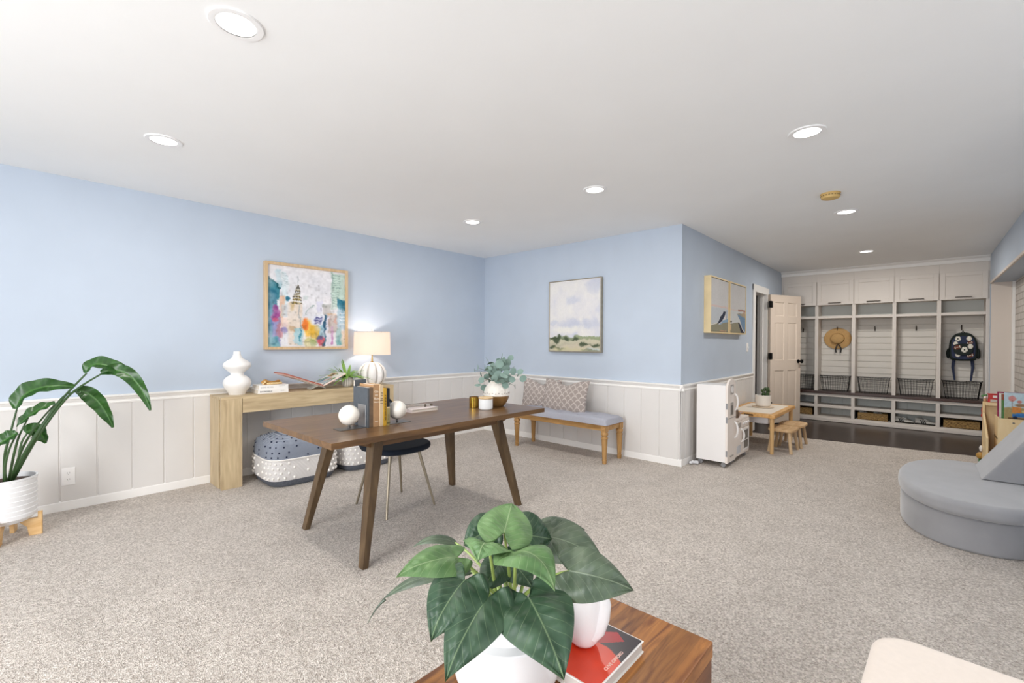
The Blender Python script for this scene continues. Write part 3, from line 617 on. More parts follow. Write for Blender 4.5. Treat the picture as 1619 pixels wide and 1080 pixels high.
for k, (a0, a1) in enumerate(((5.22, 5.865), (5.90, 6.58))):
    t = thing('canvas_painting', ('left' if k == 0 else 'right')+' panel of the abstract coastal painting pair on the hall wall, '+('nearer the corner' if k == 0 else 'nearer the door'), 'painting', ((a0+a1)/2, YC-.04, 1.385), 'abstract coastal painting pair')
    frame(t, 'x', a0, a1, 1.385, 2.03, YC, -1, .016, .075, pine)
    picture('canvas', paint_dip(k), (a0+.022, YC-.07, 2.008), (a1-a0-.044, 0, 0), (0, 0, -.602), canvas, t)
    q = BM(); bx(q, a0+.016, a1-.016, YC-.068, YC, 1.40, 2.014); ob('backing', q, mat('shadow_gap', '#3a3733', .8), t)

# ================================================================== CONSOLE TABLE
con = wood('washed_oak', '#ad9877', '#cdb995', 'x', 3.2, .5, '#bfaa87', ratio=10); conz = wood('washed_oak_upright', '#ad9877', '#cdb995', 'z', 3.2, .5, '#bfaa87', ratio=10)
CT = .79; cx0, cx1, cy0, cy1 = 1.16, 2.842, 4.379, 4.705
t = thing('console_table', 'long washed-oak console table with thick block legs against the left wall', 'table', (2.0, 4.54, 0))
q = BM(); bx(q, cx0, cx1, cy0, cy1, CT-.022, CT, .0015, 1); ob('top', q, con, t)
q = BM(); bx(q, cx0+.166, cx1-.166, cy0+.001, cy0+.022, .643, CT-.022, .001, 1); bx(q, cx0+.166, cx1-.166, cy1-.022, cy1, .643, CT-.022, .001, 1); ob('apron', q, con, t)
for a, c in ((cx0, cx0+.163), (cx1-.163, cx1)):
    q = BM(); bx(q, a+.001, c, cy0+.001, cy0+.024, 0, CT-.022, .0015, 1); ob('leg', q, conz, t)
    q = BM(); bx(q, a+.001, c, cy0+.07, cy1, 0, CT-.022, .0015, 1); ob('leg', q, conz, t)
    q = BM(); bx(q, a+.1, c-.01, cy0+.022, cy0+.075, 0.0, CT-.03); ob('leg_filler', q, conz, t)

# --- items on the console
ceram = mat('matte_white_ceramic', '#f0eeeb', .5, spec=.4)
vx, vy = 1.33, 4.545
q = BM(); lathe(q, [(0, 0), (.062, 0), (.066, .012), (.072, .025), (.094, .058), (.108, .085), (.111, .11), (.10, .14), (.075, .162), (.052, .176), (.050, .19), (.064, .205), (.092, .228), (.108, .248), (.111, .265), (.104, .283), (.082, .302), (.05, .32), (.036, .338), (.029, .36), (.027, .385), (.022, .387), (.02, .36), (0, .355)], (vx, vy, CT), 48)
tag(ob('vase', q, ceram), 'white double-gourd ceramic vase with a narrow neck on the left end of the console', 'vase')
def book_lying(label, x0, x1, y0, y1, z, h, cover, pages, spine='y0', rot=0, c=None, group=None, pc='#efe9de'):
    c = c or ((x0+x1)/2, (y0+y1)/2, 0); M = Rz(rot, c)
    t = thing('book', label, 'book', ((x0+x1)/2, (y0+y1)/2, z), group)
    e = .004; th = .0025
    q = BM(); bx(q, x0, x1, y0, y1, z, z+th, M=M); bx(q, x0, x1, y0, y1, z+h-th, z+h, .0008, 1, M=M)
    if spine == 'y0': bx(q, x0, x1, y0, y0+th, z+th, z+h-th, M=M)
    if spine == 'x0': bx(q, x0, x0+th, y0, y1, z+th, z+h-th, M=M)
    if spine == 'x1': bx(q, x1-th, x1, y0, y1, z+th, z+h-th, M=M)
    if spine == 'y1': bx(q, x0, x1, y1-th, y1, z+th, z+h-th, M=M)
    ob('cover', q, cover, t)
    q = BM(); bx(q, x0+e, x1-e, y0+e, y1-e, z+th, z+h-th, M=M); ob('pages', q, pages, t)
    return t, M
wcov = mat('white_book_cover', '#f1efec', .4); pgs = mat('book_pages', '#e7e0d4', .8, stretch=(1, 1, 60), var=.06, vscale=20)
ink = mat('grey_ink', '#55555a', .6); inkg = mat('pale_ink', '#9a9a9a', .6)
t, M = book_lying('lower white hardback of the two stacked flat on the console', 1.475, 1.735, 4.44, 4.66, CT, .036, wcov, pgs, rot=-.04)
MB_ = lambda x, z: M @ Matrix.Translation((x, 4.4398, z)) @ Matrix.Rotation(PI/2, 4, 'X')
ob('lettering', text_bm('MADEMOISELLE', .0145, MB_(1.49, CT+.017), align='LEFT', bold=.0004), ink, t)
ob('lettering', text_bm('MODERN', .008, MB_(1.665, CT+.018), align='LEFT'), inkg, t)
t, M = book_lying('upper white hardback of the two stacked flat on the console, under the wooden beads', 1.485, 1.735, 4.445, 4.655, CT+.0365, .038, wcov, pgs, rot=-.04)
MB_ = lambda x, z: M @ Matrix.Translation((x, 4.4448, z)) @ Matrix.Rotation(PI/2, 4, 'X')
ob('lettering', text_bm('LOVE ME ALL', .018, MB_(1.50, CT+.055), align='LEFT'), inkg, t)
ob('lettering', text_bm('PHOTOGRAPHS', .007, MB_(1.655, CT+.062), align='LEFT'), inkg, t)
gold = mat('golden_wood', '#b0813c', .4, var=.2, vscale=30); bead = mat('wooden_bead', '#dcc08c', .5)
zb = CT+.075
t = thing('bead_garland', 'golden carved wood ornament with a strand of pale wooden beads on the two white books', 'ornament', (1.60, 4.53, zb))
q = BM()
pts = [(1.535, 4.56, zb+.012), (1.55, 4.555, zb+.026), (1.565, 4.55, zb+.03), (1.59, 4.545, zb+.02), (1.62, 4.54, zb+.014), (1.65, 4.54, zb+.017), (1.68, 4.545, zb+.02), (1.695, 4.545, zb+.02)]
tube(q, pts, [.008, .014, .018, .015, .013, .014, .017, .015], 10)
tube(q, [(1.54, 4.52, zb+.008), (1.6, 4.51, zb+.008), (1.66, 4.515, zb+.008), (1.69, 4.53, zb+.008)], .007, 8); ob('carving', q, gold, t)
for k in range(11):
    a = k/10; q = BM(); sphere(q, (1.535+.15*a, 4.49-.012*math.sin(a*PI)+(.02 if k < 2 else 0), zb+.0105+(.012 if k == 1 else 0)), .0105, 14); ob('bead', q, bead, t)
# open book on a stand
bs = mat('book_stand_white', '#dfe0d8', .3); redpg = mat('red_brown_page_edge', '#a5604f', .7); pinkc = mat('pink_cover', '#e6c3b8', .5)
M0 = Matrix.Translation((2.045, 4.56, CT))
def slabp(p, q_, y0, y1, th, bev=.001):  # slab between two (x,z) points
    d = Vector((q_[0]-p[0], q_[1]-p[1])); n = Vector((-d.y, d.x)).normalized()*th
    bm = BM(); prism(bm, [(p[0], p[1]), (q_[0], q_[1]), (q_[0]+n.x, q_[1]+n.y), (p[0]+n.x, p[1]+n.y)], y0, y1, 'y', bev, 1); return bm
t = thing('book_stand', 'low white folding book stand on the console holding the open book', 'book stand', (2.02, 4.55, CT))
q = slabp((2.115, CT+.002), (1.86, CT+.098), 4.49, 4.60, -.006); ob('panel', q, bs, t)
q = slabp((1.965, CT+.006), (2.19, CT+.085), 4.5, 4.59, -.006); ob('panel', q, bs, t)
t = thing('open_book', 'open picture book lying in a shallow V on the white stand on the console', 'book', (2.03, 4.56, CT+.03))
cen = (2.062, CT+.03)
for sgn, tip in ((-1, (1.685, CT+.165)), (1, (2.30, CT+.142))):
    a, c = (cen, tip) if sgn > 0 else (tip, cen)
    ob('cover', slabp(a, c, 4.42, 4.68, .004), pinkc, t)
    q = slabp((a[0]+.004*0, a[1]+.0045), (c[0]-.004*0, c[1]+.0045), 4.426, 4.675, .012 if sgn < 0 else .009); ob('pages', q, redpg if sgn < 0 else pgs, t)
P = Paint(60, 50, (.88, .87, .84)); P.rect(.1, .55, .12, .85, (.62, .69, .72), .9); P.blob(.35, .5, .12, .14, (.8, .7, .66), .9); P.blob(.3, .35, .12, .08, (.35, .5, .58), .8); P.blob(.45, .7, .1, .08, (.75, .45, .42), .8); P.rect(.62, .95, .1, .5, (.75, .58, .4), .9); P.blob(.8, .3, .1, .1, (.3, .27, .25), .9)
P.rect(.02, .6, .9, .98, (.3, .36, .42), .9)
dv = Vector((2.30-cen[0], 0, .142-.03)); nv = Vector((-dv.z, 0, dv.x)).normalized()
picture('printed_page', np.clip(P.a, 0, 1), Vector((cen[0], 4.67, cen[1]))+nv*.0145+dv*.03, dv*.94, (0, -.24, 0), canvas, t)
# fern in ribbed pot
fx, fy = 2.375, 4.54
stone = mat('striped_stoneware', '#b9b4a8', .7)
t = thing('potted_fern', 'small green fern in a grey and white ribbed pot on the console', 'potted plant', (fx, fy, CT))
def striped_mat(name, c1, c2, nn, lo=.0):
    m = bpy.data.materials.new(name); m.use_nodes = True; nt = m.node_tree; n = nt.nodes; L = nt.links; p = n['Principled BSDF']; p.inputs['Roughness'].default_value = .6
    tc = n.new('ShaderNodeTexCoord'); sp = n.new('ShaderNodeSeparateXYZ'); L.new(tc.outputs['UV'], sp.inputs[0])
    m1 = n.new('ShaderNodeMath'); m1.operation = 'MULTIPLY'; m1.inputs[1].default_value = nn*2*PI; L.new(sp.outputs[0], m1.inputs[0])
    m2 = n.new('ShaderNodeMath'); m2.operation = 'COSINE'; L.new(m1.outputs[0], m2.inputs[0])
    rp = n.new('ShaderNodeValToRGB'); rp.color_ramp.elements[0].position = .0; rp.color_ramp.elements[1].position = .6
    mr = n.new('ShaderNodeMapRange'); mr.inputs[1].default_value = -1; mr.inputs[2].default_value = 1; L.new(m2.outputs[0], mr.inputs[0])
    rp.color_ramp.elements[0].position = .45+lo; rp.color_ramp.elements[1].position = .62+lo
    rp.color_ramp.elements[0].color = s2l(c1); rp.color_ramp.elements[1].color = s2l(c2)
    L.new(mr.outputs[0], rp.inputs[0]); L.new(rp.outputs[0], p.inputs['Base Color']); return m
def uv_round(o, cx, cy):
    me = o.data; uv = me.uv_layers.new(name='round'); off = o.matrix_parent_inverse.translation if o.parent else Vector(o.location)*-1
    for p in me.polygons:
        us = []
        for li in p.loop_indices:
            co = me.vertices[me.loops[li].vertex_index].co
            x, y = (co.x, co.y) if o.parent else (co.x+o.location.x, co.y+o.location.y)
            us.append((li, math.atan2(y-cy, x-cx)/(2*PI)))
        mx = max(u for _, u in us)
        for li, u in us:
            if mx-u > .5: u += 1
            uv.data[li].uv = (u, me.vertices[me.loops[li].vertex_index].co.z)
q = BM(); lathe(q, [(0, 0), (.038, 0), (.05, .012), (.058, .04), (.058, .07), (.052, .1), (.044, .102), (.046, .09), (0, .085)], (fx, fy, CT), 60, rib=.02, nrib=16)
o = ob('pot', q, striped_mat('ribbed_pot_glaze', '#a39d93', '#e2ded7', 16), t); uv_round(o, fx, fy)
fern_m = mat('fern_green', '#6f9a3c', .6, var=.25, vscale=25, spec=.3)
q = BM()
def frond(q, base, ang_, L_, rise, droop, wd=.022):
    n = 34; prev = None; dx, dy = math.cos(ang_), math.sin(ang_); P3 = []
    for i in range(n+1):
        s = i/n; P3.append(Vector(base)+Vector((dx*L_*s, dy*L_*s, rise*s-droop*s*s)))
    tube(q, P3[::2], .0014, 5)
    side = Vector((-dy, dx, 0))
    for i in range(2, n):
        s = i/n; w_ = wd*math.sin(PI*min(1, s*.85+.18))**.8+.003; d = (P3[i+1]-P3[i-1]).normalized()
        for sg in (-1, 1):
            a = P3[i]; tip = a+side*sg*w_+d*w_*.35+Vector((0, 0, -w_*.15)); hw = d*.0026
            vs = [q.verts.new(a-hw), q.verts.new(a+(tip-a)*.5-hw*1.3), q.verts.new(tip), q.verts.new(a+(tip-a)*.5+hw*1.3), q.verts.new(a+hw)]
            q.faces.new(vs)
fr = [(3.0, .25, .16, .1), (3.6, .27, .12, .1), (2.2, .2, .2, .08), (.2, .22, .16, .1), (-.7, .22, .12, .12), (.7, .2, .2, .1), (2.75, .3, .12, .14), (-1.2, .2, .14, .12), (3.3, .26, .1, .12), (2.6, .24, .12, .12), (3.7, .22, .08, .12), (-.35, .22, .1, .12), (2.9, .22, .12, .1), (3.4, .19, .16, .06), (2.4, .16, .2, .06), (.4, .16, .18, .08), (-.2, .18, .12, .1), (.9, .14, .22, .05), (-1.0, .16, .1, .1), (-1.6, .13, .12, .09), (1.6, .08, .26, .02), (-2.3, .17, .09, .1), (4.2, .16, .12, .1), (-.6, .14, .17, .06), (3.0, .12, .2, .03), (0.1, .2, .08, .1), (2.0, .06, .24, .02), (-2.8, .1, .18, .04)]
for a, L_, r, d in fr: frond(q, (fx+.012*math.cos(a), fy+.012*math.sin(a), CT+.085), a, L_*1.12, r*.85, d, .0175)
ob('foliage', q, fern_m, t, smooth=False)
q = BM(); lathe(q, [(0, 0), (.044, 0), (.044, .004), (0, .006)], (fx, fy, CT+.084), 20); ob('soil', q, mat('dark_soil', '#3d3028', .95, var=.4, vscale=80, bump=.6, bscale=90), t)
# white candle on the console
kx, ky = 2.462, 4.475
t = thing('candle', 'small white glass candle between the fern and the lamp on the console', 'candle', (kx, ky, CT))
q = BM(); lathe(q, [(0, 0), (.035, 0), (.037, .004), (.037, .086), (.034, .086), (.034, .07), (0, .07)], (kx, ky, CT), 32); ob('glass', q, mat('white_candle_glass', '#ece8df', .2), t)
q = BM(); tube(q, [(kx, ky, CT+.07), (kx+.001, ky, CT+.08)], .001, 6); ob('wick', q, ink, t)
q = BM(); bx(q, kx-.016, kx+.016, ky-.0385, ky-.0365, CT+.02, CT+.055); q.transform(Rz(-.7, (kx, ky, 0))); ob('paper_label', q, mat('cream_label', '#d9d2c4', .6), t)
# table lamp
lx, ly = 2.665, 4.535
t = thing('table_lamp', 'lit table lamp with white drum shade and lobed white base on the console', 'lamp', (lx, ly, CT))
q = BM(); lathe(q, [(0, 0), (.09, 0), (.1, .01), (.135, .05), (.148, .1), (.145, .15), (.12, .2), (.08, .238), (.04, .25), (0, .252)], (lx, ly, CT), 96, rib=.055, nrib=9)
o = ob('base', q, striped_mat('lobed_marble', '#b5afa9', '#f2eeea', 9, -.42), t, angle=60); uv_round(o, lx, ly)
brass = mat('brass', '#c59a4a', .25, metal=1)
q = BM(); lathe(q, [(0, 0), (.022, 0), (.022, .006), (.009, .01), (.009, .05), (0, .05)], (lx, ly, CT+.25), 20); lathe(q, [(0, 0), (.007, 0), (.007, .24), (0, .24)], (lx, ly, CT+.30), 12); ob('stem', q, brass, t)
sh = bpy.data.materials.new('lamp_shade_linen'); sh.use_nodes = True; n = sh.node_tree.nodes; n.clear()
o1 = n.new('ShaderNodeOutputMaterial'); ms = n.new('ShaderNodeMixShader'); df = n.new('ShaderNodeBsdfDiffuse'); tr = n.new('ShaderNodeBsdfTranslucent')
df.inputs[0].default_value = s2l('#f7f0ea'); tr.inputs[0].default_value = s2l('#fbeee4'); ms.inputs[0].default_value = .55
sh.node_tree.links.new(df.outputs[0], ms.inputs[1]); sh.node_tree.links.new(tr.outputs[0], ms.inputs[2]); sh.node_tree.links.new(ms.outputs[0], o1.inputs[0])
q = BM(); z0, z1 = CT+.335, CT+.588; rr0, rr1 = .197, .190
lathe(q, [(rr0, z0), (rr1, z1), (rr1-.002, z1), (rr0-.002, z0), (rr0, z0)], (lx, ly, 0), 64); 
fs = [f for f in q.faces if len(f.verts) > 5]; bmesh.ops.delete(q, geom=fs, context='FACES_ONLY'); ob('lamp_shade', q, sh, t)
q = BM(); tube(q, [(lx+.189*math.cos(2*PI*k/24), ly+.189*math.sin(2*PI*k/24), z1-.004) for k in range(24)], .0018, 6, True)
for k in range(3): a = 2*PI*k/3; tube(q, [(lx, ly, z1-.004), (lx+.188*math.cos(a), ly+.188*math.sin(a), z1-.004)], .0018, 6)
ob('shade_ring', q, brass, t)
q = BM(); lathe(q, [(0, 0), (.008, 0), (.006, .01), (.012, .016), (.014, .026), (.01, .036), (0, .038)], (lx, ly, z1-.006), 16); ob('finial', q, ceram, t)
q = BM(); sphere(q, (lx, ly, CT+.44), .03, 20, (1, 1, 1.25)); ob('bulb', q, mat('lit_bulb', '#ffffff', .4, emit=15, ecol='#ffd9b0'), t)
pl = bpy.data.lights.new('lamp_bulb_light', 'POINT'); pl.energy = 9; pl.color = (1, .9, .83); pl.shadow_soft_size = .035
po = bpy.data.objects.new('lamp_bulb_light', pl); COL.objects.link(po); po.location = (lx, ly, CT+.47); po.parent = t; po.matrix_parent_inverse = Matrix.Translation(-t.location)
q = BM(); tube(q, [(lx+.08, ly+.1, CT+.012), (lx+.2, ly+.13, CT+.006), (2.86, 4.70, CT-.01), (2.9, 4.708, .6), (3.0, 4.708, .3)], .003, 6); ob('cord', q, mat('clear_cord', '#c9c0b4', .5), t)

# ================================================================== POUFS
def knit(name, c1, c2, sc=260):
    m = bpy.data.materials.new(name); m.use_nodes = True; nt = m.node_tree; n = nt.nodes; L = nt.links; p = n['Principled BSDF']; p.inputs['Roughness'].default_value = .9
    tc = n.new('ShaderNodeTexCoord'); wv = n.new('ShaderNodeTexWave'); wv.bands_direction = 'Z'; wv.inputs['Scale'].default_value = sc/6.28*1.0; wv.inputs['Distortion'].default_value = .6; wv.inputs['Detail'].default_value = 2
    L.new(tc.outputs['Object'], wv.inputs['Vector']); no = n.new('ShaderNodeTexNoise'); no.inputs['Scale'].default_value = 14; L.new(tc.outputs['Object'], no.inputs['Vector'])
    rp = n.new('ShaderNodeValToRGB'); rp.color_ramp.elements[0].color = s2l(c1); rp.color_ramp.elements[1].color = s2l(c2); rp.color_ramp.elements[0].position = .2; rp.color_ramp.elements[1].position = .7
    L.new(wv.outputs['Fac'], rp.inputs[0]); L.new(rp.outputs[0], p.inputs['Base Color'])
    bp = n.new('ShaderNodeBump'); bp.inputs['Distance'].default_value = .004; bp.inputs['Strength'].default_value = .7; L.new(wv.outputs['Fac'], bp.inputs['Height']); L.new(bp.outputs[0], p.inputs['Normal'])
    return m
blueknit = knit('blue_grey_weave', '#6d7688', '#aab1be', 420); whiteknit = knit('white_cord_knit', '#cfcbc9', '#f8f5f2', 300)
navyt = mat('navy_tuft', '#1c2540', .9); greyw = mat('dark_grey_weave', '#5c6069', .9, var=.2, vscale=60)
def pouf(cx, cy, a, b_, h, rot, label):
    t = thing('pouf', label, 'pouf', (cx, cy, 0), 'woven poufs under the console')
    E_ = 4.2; N_ = 72; M = Rz(rot, (cx, cy, 0))
    def body(zs, m, name, closed_top=False, closed_bot=False, par=t):
        q = BM(); rings = []
        for f, z in zs: rings.append([q.verts.new((x, y, z+(.012*math.sin(5*2*PI*i/N_) if f > .9 and z > .3 else 0))) for i, (x, y) in enumerate(superell(cx, cy, a*f, b_*f, E_, N_))])
        for r0, r1 in zip(rings, rings[1:]):
            for i in range(N_): q.faces.new((r0[i], r0[(i+1) % N_], r1[(i+1) % N_], r1[i]))
        q.faces.new(rings[0]); q.faces.new(rings[-1]); bmesh.ops.recalc_face_normals(q, faces=q.faces); q.transform(M)
        return ob(name, q, m, par)
    body([(.86, 0), (.93, .02), (.98, .06)], greyw, 'underside')
    body([(.985, .06), (1.0, .075), (1.015, .13), (1.015, .19), (1.0, .24)], whiteknit, 'knit_band')
    body([(.995, .24), (1.0, .28), (.985, .33), (.93, .375), (.8, .40), (.55, h-.01), (.2, h), (.02, h)], blueknit, 'cushion_top')
    q = BM()
    for r_ in range(4):
        z = .085+.042*r_
        for i in range(26):
            x, y = superell(cx, cy, a*1.018, b_*1.018, E_, 52)[(2*i+(r_ % 2)) % 52]
            sphere(q, (x, y, z+random.uniform(-.004, .004)), .0105, 6, (1, 1, 1.2))
    q.transform(M); o = ob('pompoms', q, mat('white_yarn', '#efebe6', .9), t); o['kind'] = 'stuff'
    q = BM()
    for r_, (f, z) in enumerate(((1.0, .265), (.995, .305), (.965, .35), (.86, .39), (.7, .407), (.5, .42))):
        cnt = max(8, int(20*f))
        pp = superell(cx, cy, a*f, b_*f, E_, cnt*2)
        for i in range(cnt): x, y = pp[(2*i+(r_ % 2)) % (cnt*2)]; sphere(q, (x, y, z), .0075, 6)
    q.transform(M); o = ob('tufts', q, navyt, t); o['kind'] = 'stuff'
    q = BM(); tube(q, [tuple(M @ Vector((x, y, .242))) for x, y in superell(cx, cy, a*1.012, b_*1.012, E_, N_)], .006, 6, True); ob('band_piping', q, mat('white_yarn', '#efebe6', .9), t)
pouf(1.755, 4.34, .31, .29, .43, -.03, 'blue and white woven pouf under the left half of the console')
pouf(2.42, 4.36, .30, .28, .43, .05, 'blue and white woven pouf under the right half of the console')

# ================================================================== DESK
wal = wood('walnut_brown', '#553d26', '#7b5b39', 'x', 2.6, .30, '#684c30', spec=.5, ratio=9); walz = wood('walnut_leg', '#4b3a28', '#6b563d', 'z', 2.4, .42, '#5a4731', ratio=9)
t = thing('desk', 'large walnut-brown wooden desk with splayed legs in the middle of the carpet', 'desk', (1.9, 2.65, 0))
dx0, dx1, dy0, dy1, DT = 1.052, 2.762, 2.172, 3.10, .76
q = BM(); bx(q, dx0, dx1, dy0, dy1, DT-.033, DT, .002, 2); ob('desktop', q, wal, t)
for fx_, fy_, sx, sy in ((1.305, 2.31, 1, 1), (1.315, 3.12, 1, -1), (2.60, 3.11, -1, -1), (2.635, 2.33, -1, 1)):
    q = BM(); fyy = fy_ if sy > 0 else 3.08
    taper(q, (fx_, fyy, 0), (.036, .05), (fx_+sx*.15, fyy+sy*.12, .727), (.066, .085), .003); ob('leg', q, walz, t)
for ya_ in (2.405, 2.965):
    q = BM(); prism(q, [(1.20, .7265), (1.20, .715), (1.41, .642), (2.51, .642), (2.70, .715), (2.70, .7265)], ya_, ya_+.024, 'y'); ob('apron', q, wal, t)
for xa in (1.45, 2.465):
    q = BM(); bx(q, xa, xa+.024, 2.43, 2.96, .645, .7262, .002); ob('cross_rail', q, wal, t)

# --- bookends and books
gun = mat('dark_metal_plate', '#6a6763', .35, metal=.8); silver = mat('brushed_steel', '#b9b9bb', .3, metal=.9); marb = mat('white_marble_ball', '#f0ebe1', .3, var=.04, vscale=10)
def bookend(x, y, label, s, rr):
    t = thing('bookend', label, 'bookend', (x, y, DT), 'ball bookends on the desk')
    q = BM(); bx(q, min(x, x-s*.155), max(x, x-s*.155), y-.045, y+.045, DT, DT+.003, .001, 1); ob('base_plate', q, gun, t)
    q = BM(); bx(q, x-s*.001, x+s*.002, y-.045, y+.045, DT+.003, DT+.135, .0008, 1); ob('upright', q, silver, t)
    q = BM(); lathe(q, [(0, 0), (.007, 0), (.007, .022), (0, .022)], (x-s*.08, y, DT+.003), 14); ob('post', q, gun, t)
    q = BM(); sphere(q, (x-s*.08, y, DT+.020+rr), rr, 36); ob('ball', q, marb, t)
bookend(1.388, 2.478, 'left metal bookend with a white ball, left of the standing books on the desk', 1, .059)
bookend(1.540, 2.458, 'right metal bookend with a white ball, right of the standing books on the desk', -1, .058)
def book_std(label, x, th, y0, d, h, cover, col_pages=pgs, tx=None, tc=None, vert=True, z=DT, lines=None, bands=None):
    t = thing('book', label, 'book', (x+th/2, y0+d/2, z), 'books standing on the desk')
    q = BM(); bx(q, x, x+.0025, y0, y0+d, z, z+h, .0008, 1); bx(q, x+th-.0025, x+th, y0, y0+d, z, z+h, .0008, 1); bx(q, x+.001, x+th-.001, y0, y0+.003, z, z+h, .0008, 1); ob('cover', q, cover, t)
    q = BM(); bx(q, x+.0026, x+th-.0026, y0+.003, y0+d-.004, z+.003, z+h-.003); ob('pages', q, col_pages, t)
    if bands:
        for z0, z1, m in bands: q = BM(); bx(q, x+.0003, x+th-.0003, y0-.0008, y0, z+z0, z+z1); ob('spine_band', q, m, t)
    for (s, size, zz, rotv, m) in (lines or []):
        M = Matrix.Translation((x+th/2, y0-.0012, z+zz)) @ Matrix.Rotation(PI/2, 4, 'X') @ Matrix.Rotation(-PI/2 if rotv else 0, 4, 'Z')
        ob('lettering', text_bm(s, size, M), m, t)
greyb = mat('dark_grey_book', '#4c5258', .6, var=.08, vscale=40); brownb = mat('brown_leather_spine', '#6f5a45', .5, var=.15, vscale=40)
tanb = mat('tan_book', '#b08a63', .55, var=.06, vscale=40); creamb = mat('cream_book', '#d3bc98', .55); yelb = mat('mustard_book', '#c79a2c', .5); blkb = mat('black_book', '#16171a', .45); goldb = mat('olive_gold', '#9c8d58', .5)
crink = mat('cream_ink', '#efe3d0', .6); blk = mat('black_ink', '#1c1a18', .6); drk = mat('brown_ink', '#6b5640', .6)
book_std('thick dark grey book with a brown spine, next to the left bookend', 1.394, .034, 2.417, .168, .237, brownb)
tb = [o for o in COL.objects if o.name.startswith('cover')][-1]
q = BM(); bx(q, 1.3918, 1.3942, 2.419, 2.585, DT, DT+.237, .0008, 1); ob('grey_board', q, greyb, root_of(tb))
q = BM(); bx(q, 1.394, 1.402, 2.4155, 2.4168, DT, DT+.237); ob('spine_band', q, greyb, root_of(tb))
book_std('tan book with cream lettering, second from the left among the standing books', 1.429, .040, 2.417, .16, .252, tanb, lines=[('On', .02, .21, 0, crink), ('the', .016, .19, 0, crink), ('Run', .02, .168, 0, crink), ('Home', .014, .148, 0, crink), ('PRESS', .008, .03, 0, crink)])
book_std('cream book with brown spine lines, third from the left among the standing books', 1.470, .023, 2.412, .16, .25, creamb, lines=[('The', .010, .20, 0, drk), ('Art', .010, .185, 0, drk), ('Table', .008, .165, 0, drk)], bands=[(.152, .156, drk), (.136, .139, drk)])
book_std('thin mustard yellow book with black lettering among the standing books', 1.494, .021, 2.41, .15, .228, yelb, lines=[('A YEAR OF SUN AND SEA', .0135, .11, 1, blk)])
book_std('thin black and olive book with a gold lower spine, beside the right bookend', 1.516, .021, 2.41, .15, .226, blkb, bands=[(.0, .105, goldb), (.012, .016, blk), (.105, .112, creamb)], lines=[('NOTES', .011, .05, 1, drk)])
t, M = book_lying('dark grey book standing behind the others, its top edge showing above the brown spine', 1.405, 1.482, 2.592, 2.615, DT, .272, greyb, pgs, spine='y0')

# notebook with a silver ornament
t, M = book_lying('pale pink hardback book lying flat in the middle of the desk', 1.90, 2.13, 2.69, 2.85, DT, .022, mat('pale_pink_book', '#e3d7d4', .5), pgs, spine='x0', rot=-.02)
glow = mat('polished_silver', '#d8cfc4', .15, metal=1)
t = thing('link_ornament', 'silver metal ornament with knotted dark ends lying on the pale pink book', 'ornament', (2.0, 2.77, DT+.022))
q = BM(); tube(q, [(1.88, 2.74, DT+.032), (1.92, 2.76, DT+.036), (2.0, 2.765, DT+.034), (2.09, 2.75, DT+.033)], .0055, 10); tube(q, [(1.90, 2.80, DT+.034), (1.97, 2.80, DT+.04), (2.05, 2.79, DT+.037), (2.115, 2.76, DT+.032)], .0065, 10); ob('rods', q, glow, t)
for p_ in ((1.878, 2.742, DT+.033), (1.897, 2.802, DT+.035), (2.06, 2.755, DT+.033), (2.117, 2.758, DT+.033)):
    q = BM(); sphere(q, p_, .0105, 14, (1, 1, .9)); ob('knot', q, mat('tarnished_silver', '#6b6256', .35, metal=.9), t)
# brass candle, white jar
bxc, byc = 2.40, 2.585
t = thing('candle_holder', 'shiny brass cylinder candle holder on the desk left of the white jar', 'candle holder', (bxc, byc, DT))
q = BM(); lathe(q, [(0, 0), (.037, 0), (.0385, .002), (.0385, .082), (.0365, .082), (.0365, .06), (0, .06)], (bxc, byc, DT), 40); ob('cup', q, mat('polished_brass', '#caa347', .12, metal=1), t)
q = BM(); lathe(q, [(0, 0), (.036, 0), (.036, .003), (0, .003)], (bxc, byc, DT+.06), 24); ob('wax', q, ceram, t)
jx, jy = 2.40, 2.455
t = thing('jar', 'white ceramic jar with a wooden lid on the desk in front of the leafy vase', 'jar', (jx, jy, DT))
q = BM(); lathe(q, [(0, 0), (.047, 0), (.052, .006), (.053, .01), (.053, .078), (.05, .08), (0, .08)], (jx, jy, DT), 40); ob('body', q, mat('white_jar_glaze', '#eef0f1', .35), t)
q = BM(); lathe(q, [(0, 0), (.054, 0), (.056, .003), (.056, .009), (.053, .012), (0, .012)], (jx, jy, DT+.08), 40); ob('lid', q, wood('pale_lid_wood', '#c9a778', '#dfc49c', 'x', 5, .5), t)
# eucalyptus vase
ex, ey = 2.58, 2.52
t = thing('vase_with_eucalyptus', 'round white and brown vase of grey-green eucalyptus on the right side of the desk', 'vase', (ex, ey, DT))
q = BM(); lathe(q, [(0, 0), (.055, 0), (.062, .004), (.083, .03), (.098, .062), (.104, .086)], (ex, ey, DT), 48)
fs = [f for f in q.faces if len(f.verts) > 10 and f.calc_center_median().z > DT+.05]; bmesh.ops.delete(q, geom=fs, context='FACES_ONLY'); ob('lower_glaze', q, mat('ochre_glaze', '#8d6a3e', .3, var=.1, vscale=8), t)
q = BM(); lathe(q, [(.104, .086), (.1035, .1), (.095, .135), (.078, .165), (.06, .182), (.056, .188), (.06, .196), (.058, .2), (.05, .197), (.047, .185), (0, .17)], (ex, ey, DT), 48)
fs = [f for f in q.faces if len(f.verts) > 10 and f.calc_center_median().z < DT+.1]; bmesh.ops.delete(q, geom=fs, context='FACES_ONLY'); ob('upper_glaze', q, mat('cream_crackle_glaze', '#ece7de', .35, var=.06, vscale=40, bump=.2), t)
q = BM()
